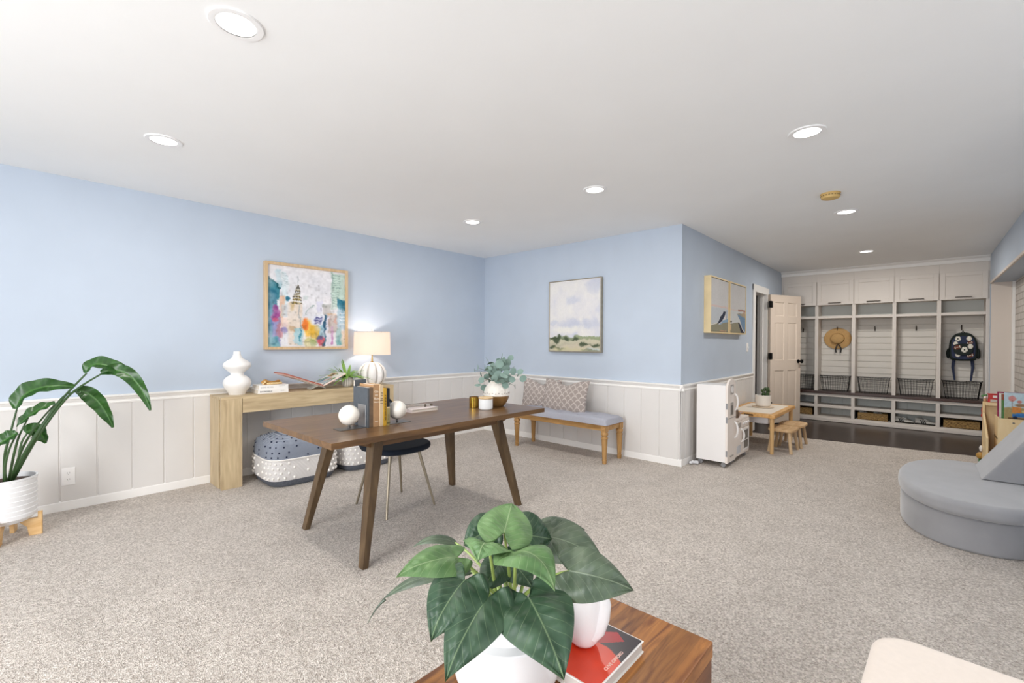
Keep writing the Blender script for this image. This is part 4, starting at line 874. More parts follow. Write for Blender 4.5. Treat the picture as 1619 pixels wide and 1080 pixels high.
for k in range(26):
    a = 2*PI*k/26; r_ = .1035; sphere(q, (ex+r_*math.cos(a), ey+r_*math.sin(a), DT+.106+.004*(k % 2)), .0055, 6, (1, 1, .5))
ob('stitch_band', q, mat('grey_stitch', '#9c948a', .6), t)
euc = mat('eucalyptus_leaf', '#7c938a', .6, var=.14, vscale=14, spec=.3); eucs = mat('eucalyptus_stem', '#5a5f48', .7)
q = BM(); qs = BM(); top = Vector((ex, ey, DT+.19))
def disc_leaf(q, c, r, n, kind, toward):
    n = Vector(n).normalized(); c = Vector(c); d = (c-toward); d -= n*d.dot(n); d.normalize(); s = n.cross(d); w_ = {0: 1.0, 1: .75, 2: .42}[kind]
    vs = []; N_ = 16; ctr = q.verts.new(c+n*r*.05)
    for i in range(N_):
        a = 2*PI*i/N_; x = math.cos(a)*r*(1+.12*(math.cos(a) > .95)); y = math.sin(a)*r*w_
        vs.append(q.verts.new(c+d*x+s*y-n*.12*r*(y/(r*w_))**2))
    for i in range(N_): q.faces.new((ctr, vs[i], vs[(i+1) % N_]))
stems = []
for i, (c, r, n_, k) in enumerate(EUCA):
    disc_leaf(q, c, r*1.12, n_, k, top)
for i, (c, r, n_, k) in enumerate(EUCA):
    if i % 2 == 0 or k == 2:
        cc = Vector(c); mid = (top+cc)/2+Vector((0, 0, .03)); tube(qs, [top-Vector((0, 0, .06)), top+(mid-top)*.6, mid, cc], [.002, .002, .0016, .001], 5)
rr = random.Random(11)
for k in range(26):
    a = rr.uniform(0, 2*PI); h_ = rr.uniform(.0, .17); R_ = rr.uniform(.02, .09); c = top+Vector((math.cos(a)*R_, math.sin(a)*R_, h_+.01))
    disc_leaf(q, c, rr.uniform(.018, .028), (rr.uniform(-1, 1), rr.uniform(-1, 1), rr.uniform(.2, 1)), 0, top)
ob('foliage', q, euc, t, smooth=True); ob('stems', qs, eucs, t)

# ================================================================== CHAIR AT THE DESK
navy = mat('navy_velvet', '#151d29', .8, sheen=.08, spec=.2, var=.1, vscale=30); leg_m = mat('bronze_leg', '#9a8f7c', .35, metal=.6)
t = thing('desk_chair', 'dark navy velvet chair with slim metal legs tucked under the desk', 'chair', (1.975, 3.03, 0))
q = BM(); prism(q, superell(1.975, 3.02, .245, .235, 3.0, 48), .44, .485, 'z', .018, 4)
for v in q.verts:
    if v.co.y > 3.12: v.co.z += (v.co.y-3.12)*.25
    v.co.z += .15*abs(v.co.x-1.975)**2
ob('seat', q, navy, t)
q = BM(); n_ = 18
for side, off in ((0, 0), (1, .028)):
    pass
rows_ = []
for j in range(11):
    s = j/10; zz = .49+.365*s; ring_ = []
    for i in range(n_+1):
        u = -1+2*i/n_; wd = .23*(1-.25*s**2); xx = 1.975+wd*u; yy = 3.27+.10*s-.10*u*u*(1-.2*s); zt = zz-.12*abs(u)**3*s
        ring_.append((xx, yy, zt))
    rows_.append(ring_)
def shell(q, rows_, off):
    fr_, bk = [], []
    for r_ in rows_: fr_.append([q.verts.new(p) for p in r_]); bk.append([q.verts.new((p[0], p[1]+off, p[2])) for p in r_])
    m, n = len(rows_), len(rows_[0])
    for j in range(m-1):
        for i in range(n-1):
            q.faces.new((fr_[j][i], fr_[j][i+1], fr_[j+1][i+1], fr_[j+1][i])); q.faces.new((bk[j][i+1], bk[j][i], bk[j+1][i], bk[j+1][i+1]))
    for i in range(n-1):
        q.faces.new((fr_[0][i+1], fr_[0][i], bk[0][i], bk[0][i+1])); q.faces.new((fr_[-1][i], fr_[-1][i+1], bk[-1][i+1], bk[-1][i]))
    for j in range(m-1):
        q.faces.new((fr_[j][0], fr_[j+1][0], bk[j+1][0], bk[j][0])); q.faces.new((fr_[j+1][-1], fr_[j][-1], bk[j][-1], bk[j+1][-1]))
    bmesh.ops.recalc_face_normals(q, faces=q.faces)
shell(q, rows_, .032); ob('backrest', q, navy, t)
for px, py in ((1.782, 3.26), (1.766, 2.81), (2.188, 3.25), (2.192, 2.808)):
    q = BM(); cx_, cy_ = 1.975, 3.03; tube(q, [(px, py, 0), (px+(cx_-px)*.42, py+(cy_-py)*.42, .445)], [.0085, .0125], 14); ob('leg', q, leg_m, t)

# ================================================================== TUFTED BENCH
hon = wood('honey_oak', '#98713f', '#bd935d', 'y', 4, .45, ratio=8); honz = wood('honey_oak_leg', '#98713f', '#bd935d', 'z', 4, .45, ratio=8)
bgrey = mat('light_grey_linen', '#a9aab4', .9, var=.05, vscale=120, bump=.3, bscale=400)
t = thing('tufted_bench', 'honey oak bench with turned legs and a tufted light grey seat against the back wall', 'bench', (4.29, 3.07, 0))
x0, x1, y0, y1, BZ = 4.10, 4.49, 2.42, 3.72, .40
q = BM(); 
bx(q, x0+.02, x0+.045, y0+.06, y1-.06, BZ-.055, BZ, .003); bx(q, x1-.045, x1-.02, y0+.06, y1-.06, BZ-.055, BZ, .003)
bx(q, x0+.06, x1-.06, y0+.02, y0+.045, BZ-.055, BZ, .003); bx(q, x0+.06, x1-.06, y1-.045, y1-.02, BZ-.055, BZ, .003)
bx(q, x0+.012, x1-.012, y0+.012, y1-.012, BZ-.004, BZ+.008, .003); ob('frame', q, hon, t)
for px, py in ((x0+.038, y0+.038), (x1-.038, y0+.038), (x0+.038, y1-.038), (x1-.038, y1-.038)):
    q = BM(); bx(q, px-.03, px+.03, py-.03, py+.03, BZ-.065, BZ, .003)
    lathe(q, [(0, 0), (.017, 0), (.019, .012), (.019, .03), (.022, .034), (.022, .042), (.018, .046), (.021, .10), (.026, .24), (.028, .262), (.031, .266), (.031, .276), (.024, .283), (.024, .292), (.031, .30), (.033, .312), (.031, .325), (.024, .335), (0, .335)], (px, py, 0), 32, sq=(1.18, 1.18))
    o = ob('leg', q, honz, t)
    q = BM(); lathe(q, [(0, 0), (.02, 0), (.02, .003), (.012, .006), (.008, .004), (0, .008)], seg=12, rib=.12, nrib=6, M=Matrix.Translation((px-.030, py, BZ-.032)) @ Matrix.Rotation(-PI/2, 4, 'Y')); ob('rosette', q, hon, o)
q = BM(); nx, ny = 36, 96; g = []
tuf = [(x0+.39*a, y0+1.30*b) for a, bs_ in ((.25, (.1, .3, .5, .7, .9)), (.5, (.2, .4, .6, .8)), (.75, (.1, .3, .5, .7, .9))) for b in bs_]
for i in range(nx+1):
    r_ = []
    for j in range(ny+1):
        u, v = -1+2*i/nx, -1+2*j/ny
        x = (x0+x1)/2+(x1-x0)/2*u; y = (y0+y1)/2+(y1-y0)/2*v
        ed = (1-abs(u)**5)**.35*(1-abs(v)**14)**.35 if abs(u) < 1 and abs(v) < 1 else 0
        z = BZ+.01+.078*ed
        for tx_, ty_ in tuf:
            d2 = (x-tx_)**2+(y-ty_)**2; z -= .024*math.exp(-d2/.0005)*ed+.014*math.exp(-d2/.004)*ed
        r_.append(q.verts.new((x, y, z)))
    g.append(r_)
for i in range(nx):
    for j in range(ny): q.faces.new((g[i][j], g[i+1][j], g[i+1][j+1], g[i][j+1]))
bd = [g[i][0] for i in range(nx+1)]+[g[nx][j] for j in range(1, ny+1)]+[g[i][ny] for i in range(nx-1, -1, -1)]+[g[0][j] for j in range(ny-1, 0, -1)]
lo = [q.verts.new((v.co.x, v.co.y, BZ+.006)) for v in bd]
for i in range(len(bd)): q.faces.new((bd[i], bd[(i+1) % len(bd)], lo[(i+1) % len(bd)], lo[i]))
q.faces.new(lo); bmesh.ops.recalc_face_normals(q, faces=q.faces); seat_ = ob('seat_cushion', q, bgrey, t, angle=80)
for tx_, ty_ in tuf: q = BM(); sphere(q, (tx_, ty_, BZ+.054), .009, 8, (1, 1, .5)); ob('tuft_button', q, bgrey, seat_)

# shell-pattern pillows
def shell_mat():
    m = bpy.data.materials.new('shell_pattern_fabric'); m.use_nodes = True; nt = m.node_tree; n = nt.nodes; L = nt.links; p = n['Principled BSDF']; p.inputs['Roughness'].default_value = .9
    at = n.new('ShaderNodeVertexColor'); at.layer_name = 'paint'; L.new(at.outputs[0], p.inputs['Base Color'])
    return m
pil_m = shell_mat()
def scallop(u, v, su=.088, sv=.042, rv=.066):
    """True on the pale outline of a fan of shells"""
    r0 = math.floor((v-rv)/sv)
    for r_ in range(r0, r0+4):
        off = .5 if r_ % 2 else 0; c = (math.floor(u/su-off+.5)+off)*su
        d = math.hypot((u-c)/(su*.5), (v-r_*sv)/rv)
        if d < 1 and v >= r_*sv-.002: return d > .84
    return False
def pillow(label, cx, cy, cz, w_, h_, th, rot_z, lean, chop=.06):
    n = 100; q = BM(); cols_ = []
    rows0, rows1 = [], []
    for j in range(n+1):
        a, c = [], []
        for i in range(n+1):
            u, v = -1+2*i/n, -1+2*j/n
            k = max(0, (1-u**6))*max(0, (1-v**6)); tt = th/2*(max(0, 1-u*u)**.45*max(0, 1-v*v)**.45)
            px = u*w_/2*(1-.07*(1-abs(v)**2)*abs(u)); pz = v*h_/2*(1-.06*(1-abs(u)**2)*abs(v))
            if v > 0: pz -= chop*v*math.exp(-(u/.42)**2)
            a.append(q.verts.new((px, -tt, pz))); c.append(q.verts.new((px, tt, pz)))
        rows0.append(a); rows1.append(c)
    for j in range(n):
        for i in range(n):
            q.faces.new((rows0[j][i], rows0[j][i+1], rows0[j+1][i+1], rows0[j+1][i])); q.faces.new((rows1[j][i+1], rows1[j][i], rows1[j+1][i], rows1[j+1][i+1]))
    bmesh.ops.remove_doubles(q, verts=q.verts, dist=1e-4)
    cl = q.loops.layers.float_color.new('paint'); A_, B_ = s2l('#a29791'), s2l('#cdc3bc')
    for f in q.faces:
        for l in f.loops: l[cl] = B_ if scallop(l.vert.co.x+5, l.vert.co.z+5) else A_
    M = Matrix.Translation((cx, cy, cz)) @ Matrix.Rotation(rot_z, 4, 'Z') @ Matrix.Rotation(lean, 4, 'X')
    q.transform(M); o = ob('pillow', q, pil_m, angle=80); tag(o, label, 'pillow', 'shell-pattern pillows on the bench'); return o
pillow('shell-pattern grey pillow on the bench, in front and to the right, fully visible', 4.36, 3.13, .625, .66, .42, .15, -PI/2-.05, -.22)
pillow('shell-pattern grey pillow at the left end of the bench, partly behind the other pillow', 4.43, 3.54, .615, .60, .40, .13, -PI/2+.04, -.13)

# ================================================================== TOY KITCHEN
wt = mat('white_toy_laminate', '#eeebe9', .35, spec=.5); wt2 = mat('offwhite_toy_front', '#eae0d8', .4); gr = mat('grey_toy_detail', '#a7a19c', .5); castr = mat('grey_caster', '#8f8f91', .4)
t = thing('toy_fridge', 'white wooden toy refrigerator on casters against the hall wall', 'toy fridge', (4.98, 1.62, 0))
fx0, fx1, fy0, fy1 = 4.83, 5.09, 1.475, 1.765
q = BM(); bx(q, fx0, fx1, fy0, fy1, .055, .84, .004); ob('cabinet', q, wt, t)
q = BM(); pr_ = [(fx0-.006, .05), (fx1+.004, .05), (fx1+.004, .80)]+[((fx0+fx1)/2+(.135)*math.cos(a), .80+.105*math.sin(a)) for a in [PI*k/16 for k in range(1, 16)]]+[(fx0-.006, .80)]
prism(q, pr_, fy0-.022, fy0, 'y', .004, 2); fr = ob('front_panel', q, wt2, t)
q = BM(); bx(q, fx0-.004, fx1+.002, fy0-.0245, fy0-.021, .50, .506); ob('door_gap', q, gr, fr)
def toy_handle(x, y, z0, z1, par):
    q = BM(); zm = (z0+z1)/2; h_ = (z1-z0)/2
    tube(q, [(x, y+.002, z0), (x, y-.018, z0+h_*.2), (x, y-.027, z0+h_*.6), (x, y-.03, zm), (x, y-.027, z1-h_*.6), (x, y-.018, z1-h_*.2), (x, y+.002, z1)], .0095, 10); return ob('handle', q, wt, par)
toy_handle(5.055, fy0-.022, .57, .74, fr); toy_handle(5.055, fy0-.022, .28, .45, fr)
q = BM(); bx(q, 4.90, 5.0, fy0-.026, fy0-.021, .745, .845, .002); ob('clock_frame', q, gr, fr)
q = BM(); lathe(q, [(0, 0), (.036, 0), (.036, .003), (0, .003)], seg=24, M=Matrix.Translation((4.95, fy0-.026, .795)) @ Matrix.Rotation(PI/2, 4, 'X')); ob('clock_face', q, wt, fr)
q = BM(); bx(q, 4.905, 4.995, fy0-.026, fy0-.021, .53, .66, .002); ob('water_dispenser', q, gr, fr)
q = BM(); bx(q, 4.918, 4.982, fy0-.028, fy0-.0255, .54, .63, .001); ob('dispenser_recess', q, mat('dark_toy_recess', '#77736e', .6), fr)
q = BM(); bx(q, 4.9, 5.0, fy0-.03, fy0-.021, .105, .12, .002); ob('vent', q, gr, fr)
for z in (.60, .46, .12): q = BM(); bx(q, fx0-.009, fx0-.004, fy0-.02, fy0-.004, z, z+.06, .001); ob('hinge', q, castr, t)
for px, py in ((fx0+.04, fy0+.03), (fx0+.04, fy1-.03), (fx1-.04, fy0+.03), (fx1-.04, fy1-.03)):
    q = BM(); lathe(q, [(0, -.011), (.02, -.011), (.025, -.006), (.025, .006), (.02, .011), (0, .011)], seg=20, M=Matrix.Translation((px, py, .025)) @ Matrix.Rotation(PI/2, 4, 'Y')); bx(q, px-.015, px+.015, py-.012, py+.012, .035, .056); ob('caster', q, castr, t)
t = thing('toy_stove', 'white wooden toy oven and stove standing right of the toy fridge', 'toy stove', (5.35, 1.62, 0))
sx0, sx1, sy0, sy1 = 5.10, 5.60, 1.475, 1.765
q = BM(); bx(q, sx0, sx1, sy0, sy1, .055, .43, .003); ob('cabinet', q, wt2, t)
q = BM(); bx(q, sx0-.002, sx1+.006, sy0-.012, sy1, .43, .455, .004); ob('worktop', q, wt2, t)
q = BM(); bx(q, sx0+.002, 5.33, sy0-.016, sy0-.001, .06, .425, .003); d1 = ob('door', q, wt2, t)
q = BM(); bx(q, 5.14, 5.3, sy0-.019, sy0-.0155, .36, .41, .001); ob('window', q, gr, d1)
q = BM(); bx(q, 5.15, 5.29, sy0-.019, sy0-.0155, .09, .17, .001); ob('kick_panel', q, mat('pale_blue_panel', '#c9ccd2', .4), d1)
toy_handle(5.30, sy0-.018, .2, .34, d1)
q = BM(); bx(q, 5.338, sx1, sy0-.016, sy0-.001, .06, .345, .003); d2 = ob('oven_door', q, wt2, t)
q = BM(); bx(q, 5.39, 5.55, sy0-.019, sy0-.0155, .11, .31, .001); ob('oven_window', q, mat('dark_toy_recess', '#77736e', .6), d2)
q = BM(); bx(q, 5.40, 5.54, sy0-.026, sy0-.022, .2, .208); bx(q, 5.36, 5.58, sy0-.023, sy0-.018, .09, .11, .002); bx(q, 5.36, 5.38, sy0-.023, sy0-.018, .11, .31, .002); bx(q, 5.56, 5.58, sy0-.023, sy0-.018, .11, .31, .002); bx(q, 5.36, 5.58, sy0-.023, sy0-.018, .31, .33, .002); ob('oven_frame', q, wt, d2)
toy_handle(5.352, sy0-.006, .2, .32, d2)
q = BM(); bx(q, 5.338, sx1, sy0-.018, sy0-.001, .35, .428, .003); cp = ob('control_panel', q, wt2, t)
for k in range(4):
    q = BM(); lathe(q, [(0, 0), (.016, 0), (.014, .01), (0, .012)], seg=16, M=Matrix.Translation((5.365+.065*k, sy0-.018, .39)) @ Matrix.Rotation(PI/2, 4, 'X')); ob('knob', q, wt, cp)
for px, py in ((sx0+.04, sy0+.03), (sx1-.04, sy0+.03), (sx1-.04, sy1-.03), (sx0+.04, sy1-.03)):
    q = BM(); lathe(q, [(0, -.01), (.02, -.01), (.025, -.005), (.025, .005), (.02, .01), (0, .01)], seg=16, M=Matrix.Translation((px, py, .025)) @ Matrix.Rotation(PI/2, 4, 'Y')); bx(q, px-.012, px+.012, py-.01, py+.01, .035, .056); ob('caster', q, castr, t)
TOYX = .10; coppr = mat('dull_copper', '#7c6757', .35, metal=.5)
t = thing('toy_coffee_pot', 'small brown and clear toy coffee pot on the toy stove', 'toy pot', (5.3, 1.52, .455))
q = BM(); lathe(q, [(0, 0), (.035, 0), (.04, .01), (.042, .05), (.03, .075), (.034, .085), (0, .088)], (5.3, 1.52, .455), 24); ob('body', q, coppr, t)
q = BM(); tube(q, [(5.26, 1.515, .52), (5.235, 1.51, .52), (5.23, 1.51, .49), (5.265, 1.515, .475)], .006, 8); ob('handle', q, blk, t)
q = BM(); sphere(q, (5.3, 1.52, .549), .011, 10); ob('knob', q, blk, t)
q = BM(); lathe(q, [(0, 0), (.04, 0), (.048, .012), (.05, .04), (.046, .04), (.042, .015), (0, .01)], (5.42, 1.55, .455), 24); tube(q, [(5.465, 1.54, .485), (5.53, 1.51, .49)], .006, 8); tag(ob('toy_pan', q, mat('dull_rose_metal', '#b79a90', .4, metal=.4)), 'small toy pan on the toy stove right of the toy coffee pot', 'toy pan')
q = BM()
for k in range(5): sphere(q, (4.80+.03*k*(1 if k < 3 else .4), 1.79-.012*k, .018+.004*(k % 2)), .022, 8, (1.1, .9, .75), M=Matrix.Rotation(k*1.1, 4, 'X'))
q.transform(Matrix.Translation((-.05, .0, 0))); tag(ob('power_cord', q, mat('clear_plastic_bag', '#dcdde0', .25)), 'crumpled white plastic-wrapped cord on the carpet behind the toy fridge', 'cord')

# ================================================================== CHILD TABLE AND STOOLS
pinex = wood('golden_pine', '#c48f4e', '#dcae70', 'x', 4, .4, ratio=8); pinez = wood('golden_pine_leg', '#c9a06a', '#dcb987', 'z', 4, .45, ratio=8)
t = thing('child_table', 'low pine children\'s table with a white inset top beside the toy kitchen', 'table', (6.31, 1.51, 0))
tx0, tx1, ty0, ty1, TZ = 5.77, 6.86, 1.235, 1.79, .455
q = BM(); bx(q, tx0, tx1, ty0, ty0+.06, TZ-.04, TZ, .005); bx(q, tx0, tx1, ty1-.06, ty1, TZ-.04, TZ, .005); bx(q, tx0, tx0+.09, ty0+.06, ty1-.06, TZ-.04, TZ, .004); bx(q, tx1-.09, tx1, ty0+.06, ty1-.06, TZ-.04, TZ, .004); ob('top_frame', q, pinex, t)
q = BM(); bx(q, tx0+.088, tx1-.088, ty0+.058, ty1-.058, TZ-.01, TZ+.001); ob('inset_top', q, mat('cream_laminate', '#e9dfd0', .4), t)
q = BM(); bx(q, tx0+.14, tx1-.14, ty0+.1, ty1-.1, TZ-.13, TZ-.012, .01); ob('storage_bin', q, mat('white_plastic_bin', '#d9d9dc', .5), t)
q = BM(); bx(q, tx0-.002, tx0+.001, 1.46, 1.56, TZ-.03, TZ-.012, .001); ob('finger_slot', q, mat('dark_slot', '#4d361f', .8), t)
for px, py in ((tx0+.05, ty0+.04), (tx1-.05, ty0+.04), (tx0+.05, ty1-.04), (tx1-.05, ty1-.04)):
    q = BM(); lathe(q, [(0, 0), (.017, 0), (.02, .01), (.023, TZ-.04), (0, TZ-.04)], (px, py, 0), 24); ob('leg', q, pinez, t)
st_m = wood('beech_stool', '#b99468', '#d3b48a', 'x', 4, .5, ratio=6); stz = wood('beech_stool_leg', '#bb9f7c', '#cdb28e', 'z', 4, .5, ratio=6)
def stool(cx, cy, label, rot):
    t = thing('stool', label, 'stool', (cx, cy, 0), 'small wooden stools at the children\'s table'); M = Rz(rot, (cx, cy, 0))
    q = BM(); prism(q, superell(cx, cy, .19, .14, 4.0, 40), .245, .275, 'z', .008, 3); q.transform(M); ob('seat', q, st_m, t)
    for sx, sy in ((-1, -1), (1, -1), (-1, 1), (1, 1)):
        q = BM(); tube(q, [(cx+sx*.165, cy+sy*.115, 0), (cx+sx*.125, cy+sy*.085, .247)], [.017, .02], 14); q.transform(M); ob('leg', q, stz, t)
stool(6.12, 1.22, 'nearer small beech stool half under the children\'s table', -.02)
stool(6.55, 1.20, 'farther small beech stool behind the nearer one, half under the children\'s table', .0)
# plant on child table
ax_, ay_ = 6.42, 1.51
q = BM(); lathe(q, [(0, 0), (.105, 0), (.125, .006), (.123, .012), (.1, .01), (0, .008)], (ax_, ay_, TZ+.001), 40); tag(ob('saucer', q, mat('cream_saucer', '#e2cfb6', .5)), 'shallow cream plant saucer on the children\'s table under the white pot', 'saucer')
t = thing('potted_succulent', 'small dark green plant in a white round pot on the children\'s table', 'potted plant', (ax_, ay_, TZ+.0135))
q = BM(); lathe(q, [(0, 0), (.07, 0), (.083, .012), (.088, .04), (.09, .14), (.084, .142), (.082, .12), (0, .12)], (ax_, ay_, TZ+.0135), 40); ob('pot', q, mat('white_stone_pot', '#e9e3db', .55), t)
q = BM(); lathe(q, [(0, 0), (.083, 0), (.083, .004), (0, .006)], (ax_, ay_, TZ+.13), 20); ob('soil', q, MATS['dark_soil'], t)
q = BM(); rr = random.Random(4)
for k in range(30):
    c = (ax_+.015+rr.uniform(-.04, .04), ay_-.02+rr.uniform(-.04, .04), TZ+.15+rr.uniform(0, .09)); sphere(q, c, rr.uniform(.012, .02), 8, (1, .55, 1.3), M=Matrix.Rotation(rr.uniform(0, 3), 4, 'Z') @ Matrix.Rotation(rr.uniform(-.6, .6), 4, 'X'))
ob('foliage', q, mat('dark_succulent', '#3e5530', .5, var=.3, vscale=30), t)

# ================================================================== MUDROOM LOCKERS
divs = [1.80, 1.318, .826, .334, -.158, -.648]
shipg = M_SHIP
lab = ['leftmost', 'second from left', 'middle', 'second from right', 'rightmost']
nk = mat('brushed_nickel', '#86817a', .35, metal=.9)
BX1 = XW-.002
def ship_back(q, y0, y1, z0, z1, step, x):
    z = z0
    while z < z1-.001:
        e = min(z+step, z1); bx(q, x-.018, x, y0, y1, z+.007, e, .002, 1); z = e
    bx(q, x-.002, x, y0, y1, z0, z1)
for k in range(5):
    ya, yb = divs[k], divs[k+1]; xx = XD; last = k == 4
    t = thing('locker', lab[k]+' of the five white mudroom lockers, '+['half hidden behind the open door', 'holding the straw hat', 'with an empty hook above the middle wire basket', 'with an empty hook, above the sneakers', 'holding the blue backpack'][k], 'locker', (XD+.17, (ya+yb)/2, .49), 'white mudroom lockers')
    q = BM(); h_ = .022
    bx(q, xx, BX1, ya-h_, ya+(.034 if k == 0 else -.0004), .4905, 2.41)
    bx(q, xx, BX1, yb+.0004, yb+h_, .4905, 2.41)
    bx(q, xx+.0005, xx+.02, yb+h_, ya-h_, 2.2865, 2.41)
    bx(q, xx+.02, BX1, yb+h_, ya-h_, 1.905, 1.925); bx(q, xx+.02, BX1, yb+h_, ya-h_, 2.30, 2.32); ob('carcass', q, M_GREYCAB, t)
    q = BM(); bx(q, xx+.003, BX1, yb+h_, ya-h_, 1.68, 1.72, .002, 1); ob('shelf', q, M_GREYCAB, t)
    q = BM(); ship_back(q, yb+h_, ya-h_, .49, 1.68, .098, BX1); ob('shiplap_back', q, shipg, t)
    q = BM(); bx(q, BX1-.008, BX1, yb+h_, ya-h_, 1.72, 1.905); ob('upper_back', q, mat('cubby_back', '#cfd3d0', .6), t)
    dy0_, dy1_ = yb+.006, ya-.006
    q = BM(); bx(q, xx-.010, xx-.001, dy0_, dy1_, 1.90, 2.285)
    for a_, b_, c_, d_ in ((dy0_, dy0_+.055, 1.90, 2.285), (dy1_-.055, dy1_, 1.90, 2.285), (dy0_+.055, dy1_-.055, 1.90, 1.955), (dy0_+.055, dy1_-.055, 2.23, 2.285)): bx(q, xx-.02, xx-.0095, a_, b_, c_, d_, .0015, 1)
    d_ = ob('door', q, M_GREYCAB, t)
    q = BM(); ym = (ya+yb)/2; tube(q, [(xx-.05, ym-.085, 1.93), (xx-.05, ym+.085, 1.93)], .0065, 8)
    for s_ in (-.065, .065): tube(q, [(xx-.02, ym+s_, 1.93), (xx-.05, ym+s_, 1.93)], .005, 8)
    ob('bar_handle', q, nk, d_)
    q = BM(); xb_ = BX1-.018; bx(q, xb_-.005, xb_, ym-.008, ym+.008, 1.47, 1.53, .002); tube(q, [(xb_-.004, ym, 1.52), (xb_-.03, ym, 1.525), (xb_-.045, ym, 1.54)], .005, 8); tube(q, [(xb_-.004, ym, 1.50), (xb_-.03, ym, 1.49), (xb_-.036, ym, 1.51), (xb_-.036, ym, 1.525)], .005, 8); sphere(q, (xb_-.046, ym, 1.543), .008, 8); sphere(q, (xb_-.036, ym, 1.528), .008, 8)
    ob('coat_hook', q, mat('dark_nickel_hook', '#4f4a45', .35, metal=.8), t)
q = BM(); bx(q, XD, XD+.02, YE, divs[5]-.001, 0.0, 2.41); tag(ob('filler_panel', q, M_GREYCAB), 'narrow upright white filler panel right of the rightmost locker', 'panel')
q = BM(); bx(q, XD, XD+.02, YE, YC, 2.4105, 2.487); tag(ob('filler_panel', q, M_GREYCAB), 'long white filler strip above the locker doors under the ceiling moulding', 'panel')
q = BM(); bx(q, XD-.02, BX1, YE+.001, YC-.001, .447, .4895, .003); tag(ob('bench_top', q, wood('espresso_bench', '#2e1d17', '#4a3028', 'y', 2, .35)), 'long dark brown wooden bench top running under the mudroom lockers', 'bench top')
for k in range(5):
    ya, yb = divs[k], divs[k+1]
    if k == 0: ya = YC-.002
    t = thing('shoe_cubby', lab[k]+' pair of open cubbies under the dark bench top, '+['mostly behind the door', 'both empty', 'with white shoes', 'with striped sneakers', 'by the book rack'][k], 'cubby', (XD+.17, (ya+yb)/2, 0), 'open shoe cubbies under the bench')
    q = BM(); bx(q, XD, BX1, ya-.022, ya, 0, .446); bx(q, XD, BX1, yb, yb+.022, 0, .446); bx(q, XD, XD+.02, yb+.022, ya-.022, 0, .075); bx(q, XD, XD+.02, yb+.022, ya-.022, .405, .446); bx(q, XD+.02, BX1, yb+.022, ya-.022, .06, .075); bx(q, XD-.012, XD, yb, ya, 0, .05, .003, 1); ob('frame', q, M_GREYCAB, t)
    q = BM(); bx(q, XD+.002, BX1, yb+.022, ya-.022, .22, .262, .002, 1); ob('shelf', q, M_GREYCAB, t)
    q = BM()
    ym = (ya+yb)/2
    for s0, s1 in ((yb+.022, ym-.08), (ym-.08, ym+.09), (ym+.09, ya-.022)): bx(q, BX1-.012, BX1, s0+.003, s1-.003, .075, .44, .002, 1)
    bx(q, BX1-.006, BX1, yb+.022, ya-.022, .075, .44); ob('back', q, mat('cubby_back', '#cfd3d0', .6), t)

# wire baskets
wire = mat('black_wire', '#131212', .45, metal=.5)
def wire_basket(yc, label):
    z0, z1 = .492, .735; xa, xb_ = XD+.02, XD+.25; t = thing('wire_basket', label, 'wire basket', ((xa+xb_)/2, yc, z0), 'black wire baskets on the bench top')
    def rect(f, z): # f: 0 bottom 1 top
        w_ = .165+.03*f; d0 = xa+.02*(1-f); d1 = xb_-.02*(1-f); return [(d0, yc-w_, z), (d0, yc+w_, z), (d1, yc+w_, z), (d1, yc-w_, z)]
    q = BM(); tube(q, rect(1, z1), .0055, 6, True); tube(q, rect(.9, z1-.03), .0035, 6, True); ob('rim', q, wire, t)
    q = BM()
    for k in range(5): f = k/5.2; tube(q, rect(f, z0+.004+(z1-z0)*f*.98), .0019 if k else .003, 5, True)
    B_, T_ = rect(0, z0+.004), rect(1, z1)
    for (i0, i1, n) in ((0, 1, 11), (1, 2, 5), (2, 3, 11), (3, 0, 5)):
        for k in range(n+1):
            s = k/n; p = Vector(B_[i0]).lerp(Vector(B_[i1]), s); p2 = Vector(T_[i0]).lerp(Vector(T_[i1]), s); tube(q, [p, p2], .0018, 5)
    for k in range(1, 11): s = k/11; tube(q, [Vector(B_[0]).lerp(Vector(B_[1]), s), Vector(B_[3]).lerp(Vector(B_[2]), s)], .0018, 4)
    ob('mesh', q, wire, t)
    for i0, i1 in ((0, 3), (1, 2)):
        p, p2 = Vector(T_[i0]), Vector(T_[i1]); m_ = (p+p2)/2; q = BM(); o_ = .012*(1 if i0 else -1); tube(q, [m_+Vector((-.05, 0, 0)), m_+Vector((-.045, o_, .012)), m_+Vector((.045, o_, .012)), m_+Vector((.05, 0, 0))], .004, 6); ob('handle', q, wire, t)
for k in range(5): wire_basket((divs[k]+divs[k+1])/2+(.0), ['leftmost black wire basket on the bench top, partly behind the open door', 'black wire basket under the straw hat', 'black wire basket in the middle locker', 'black wire basket second from the right, left of the backpack', 'rightmost black wire basket, under the blue backpack'][k])
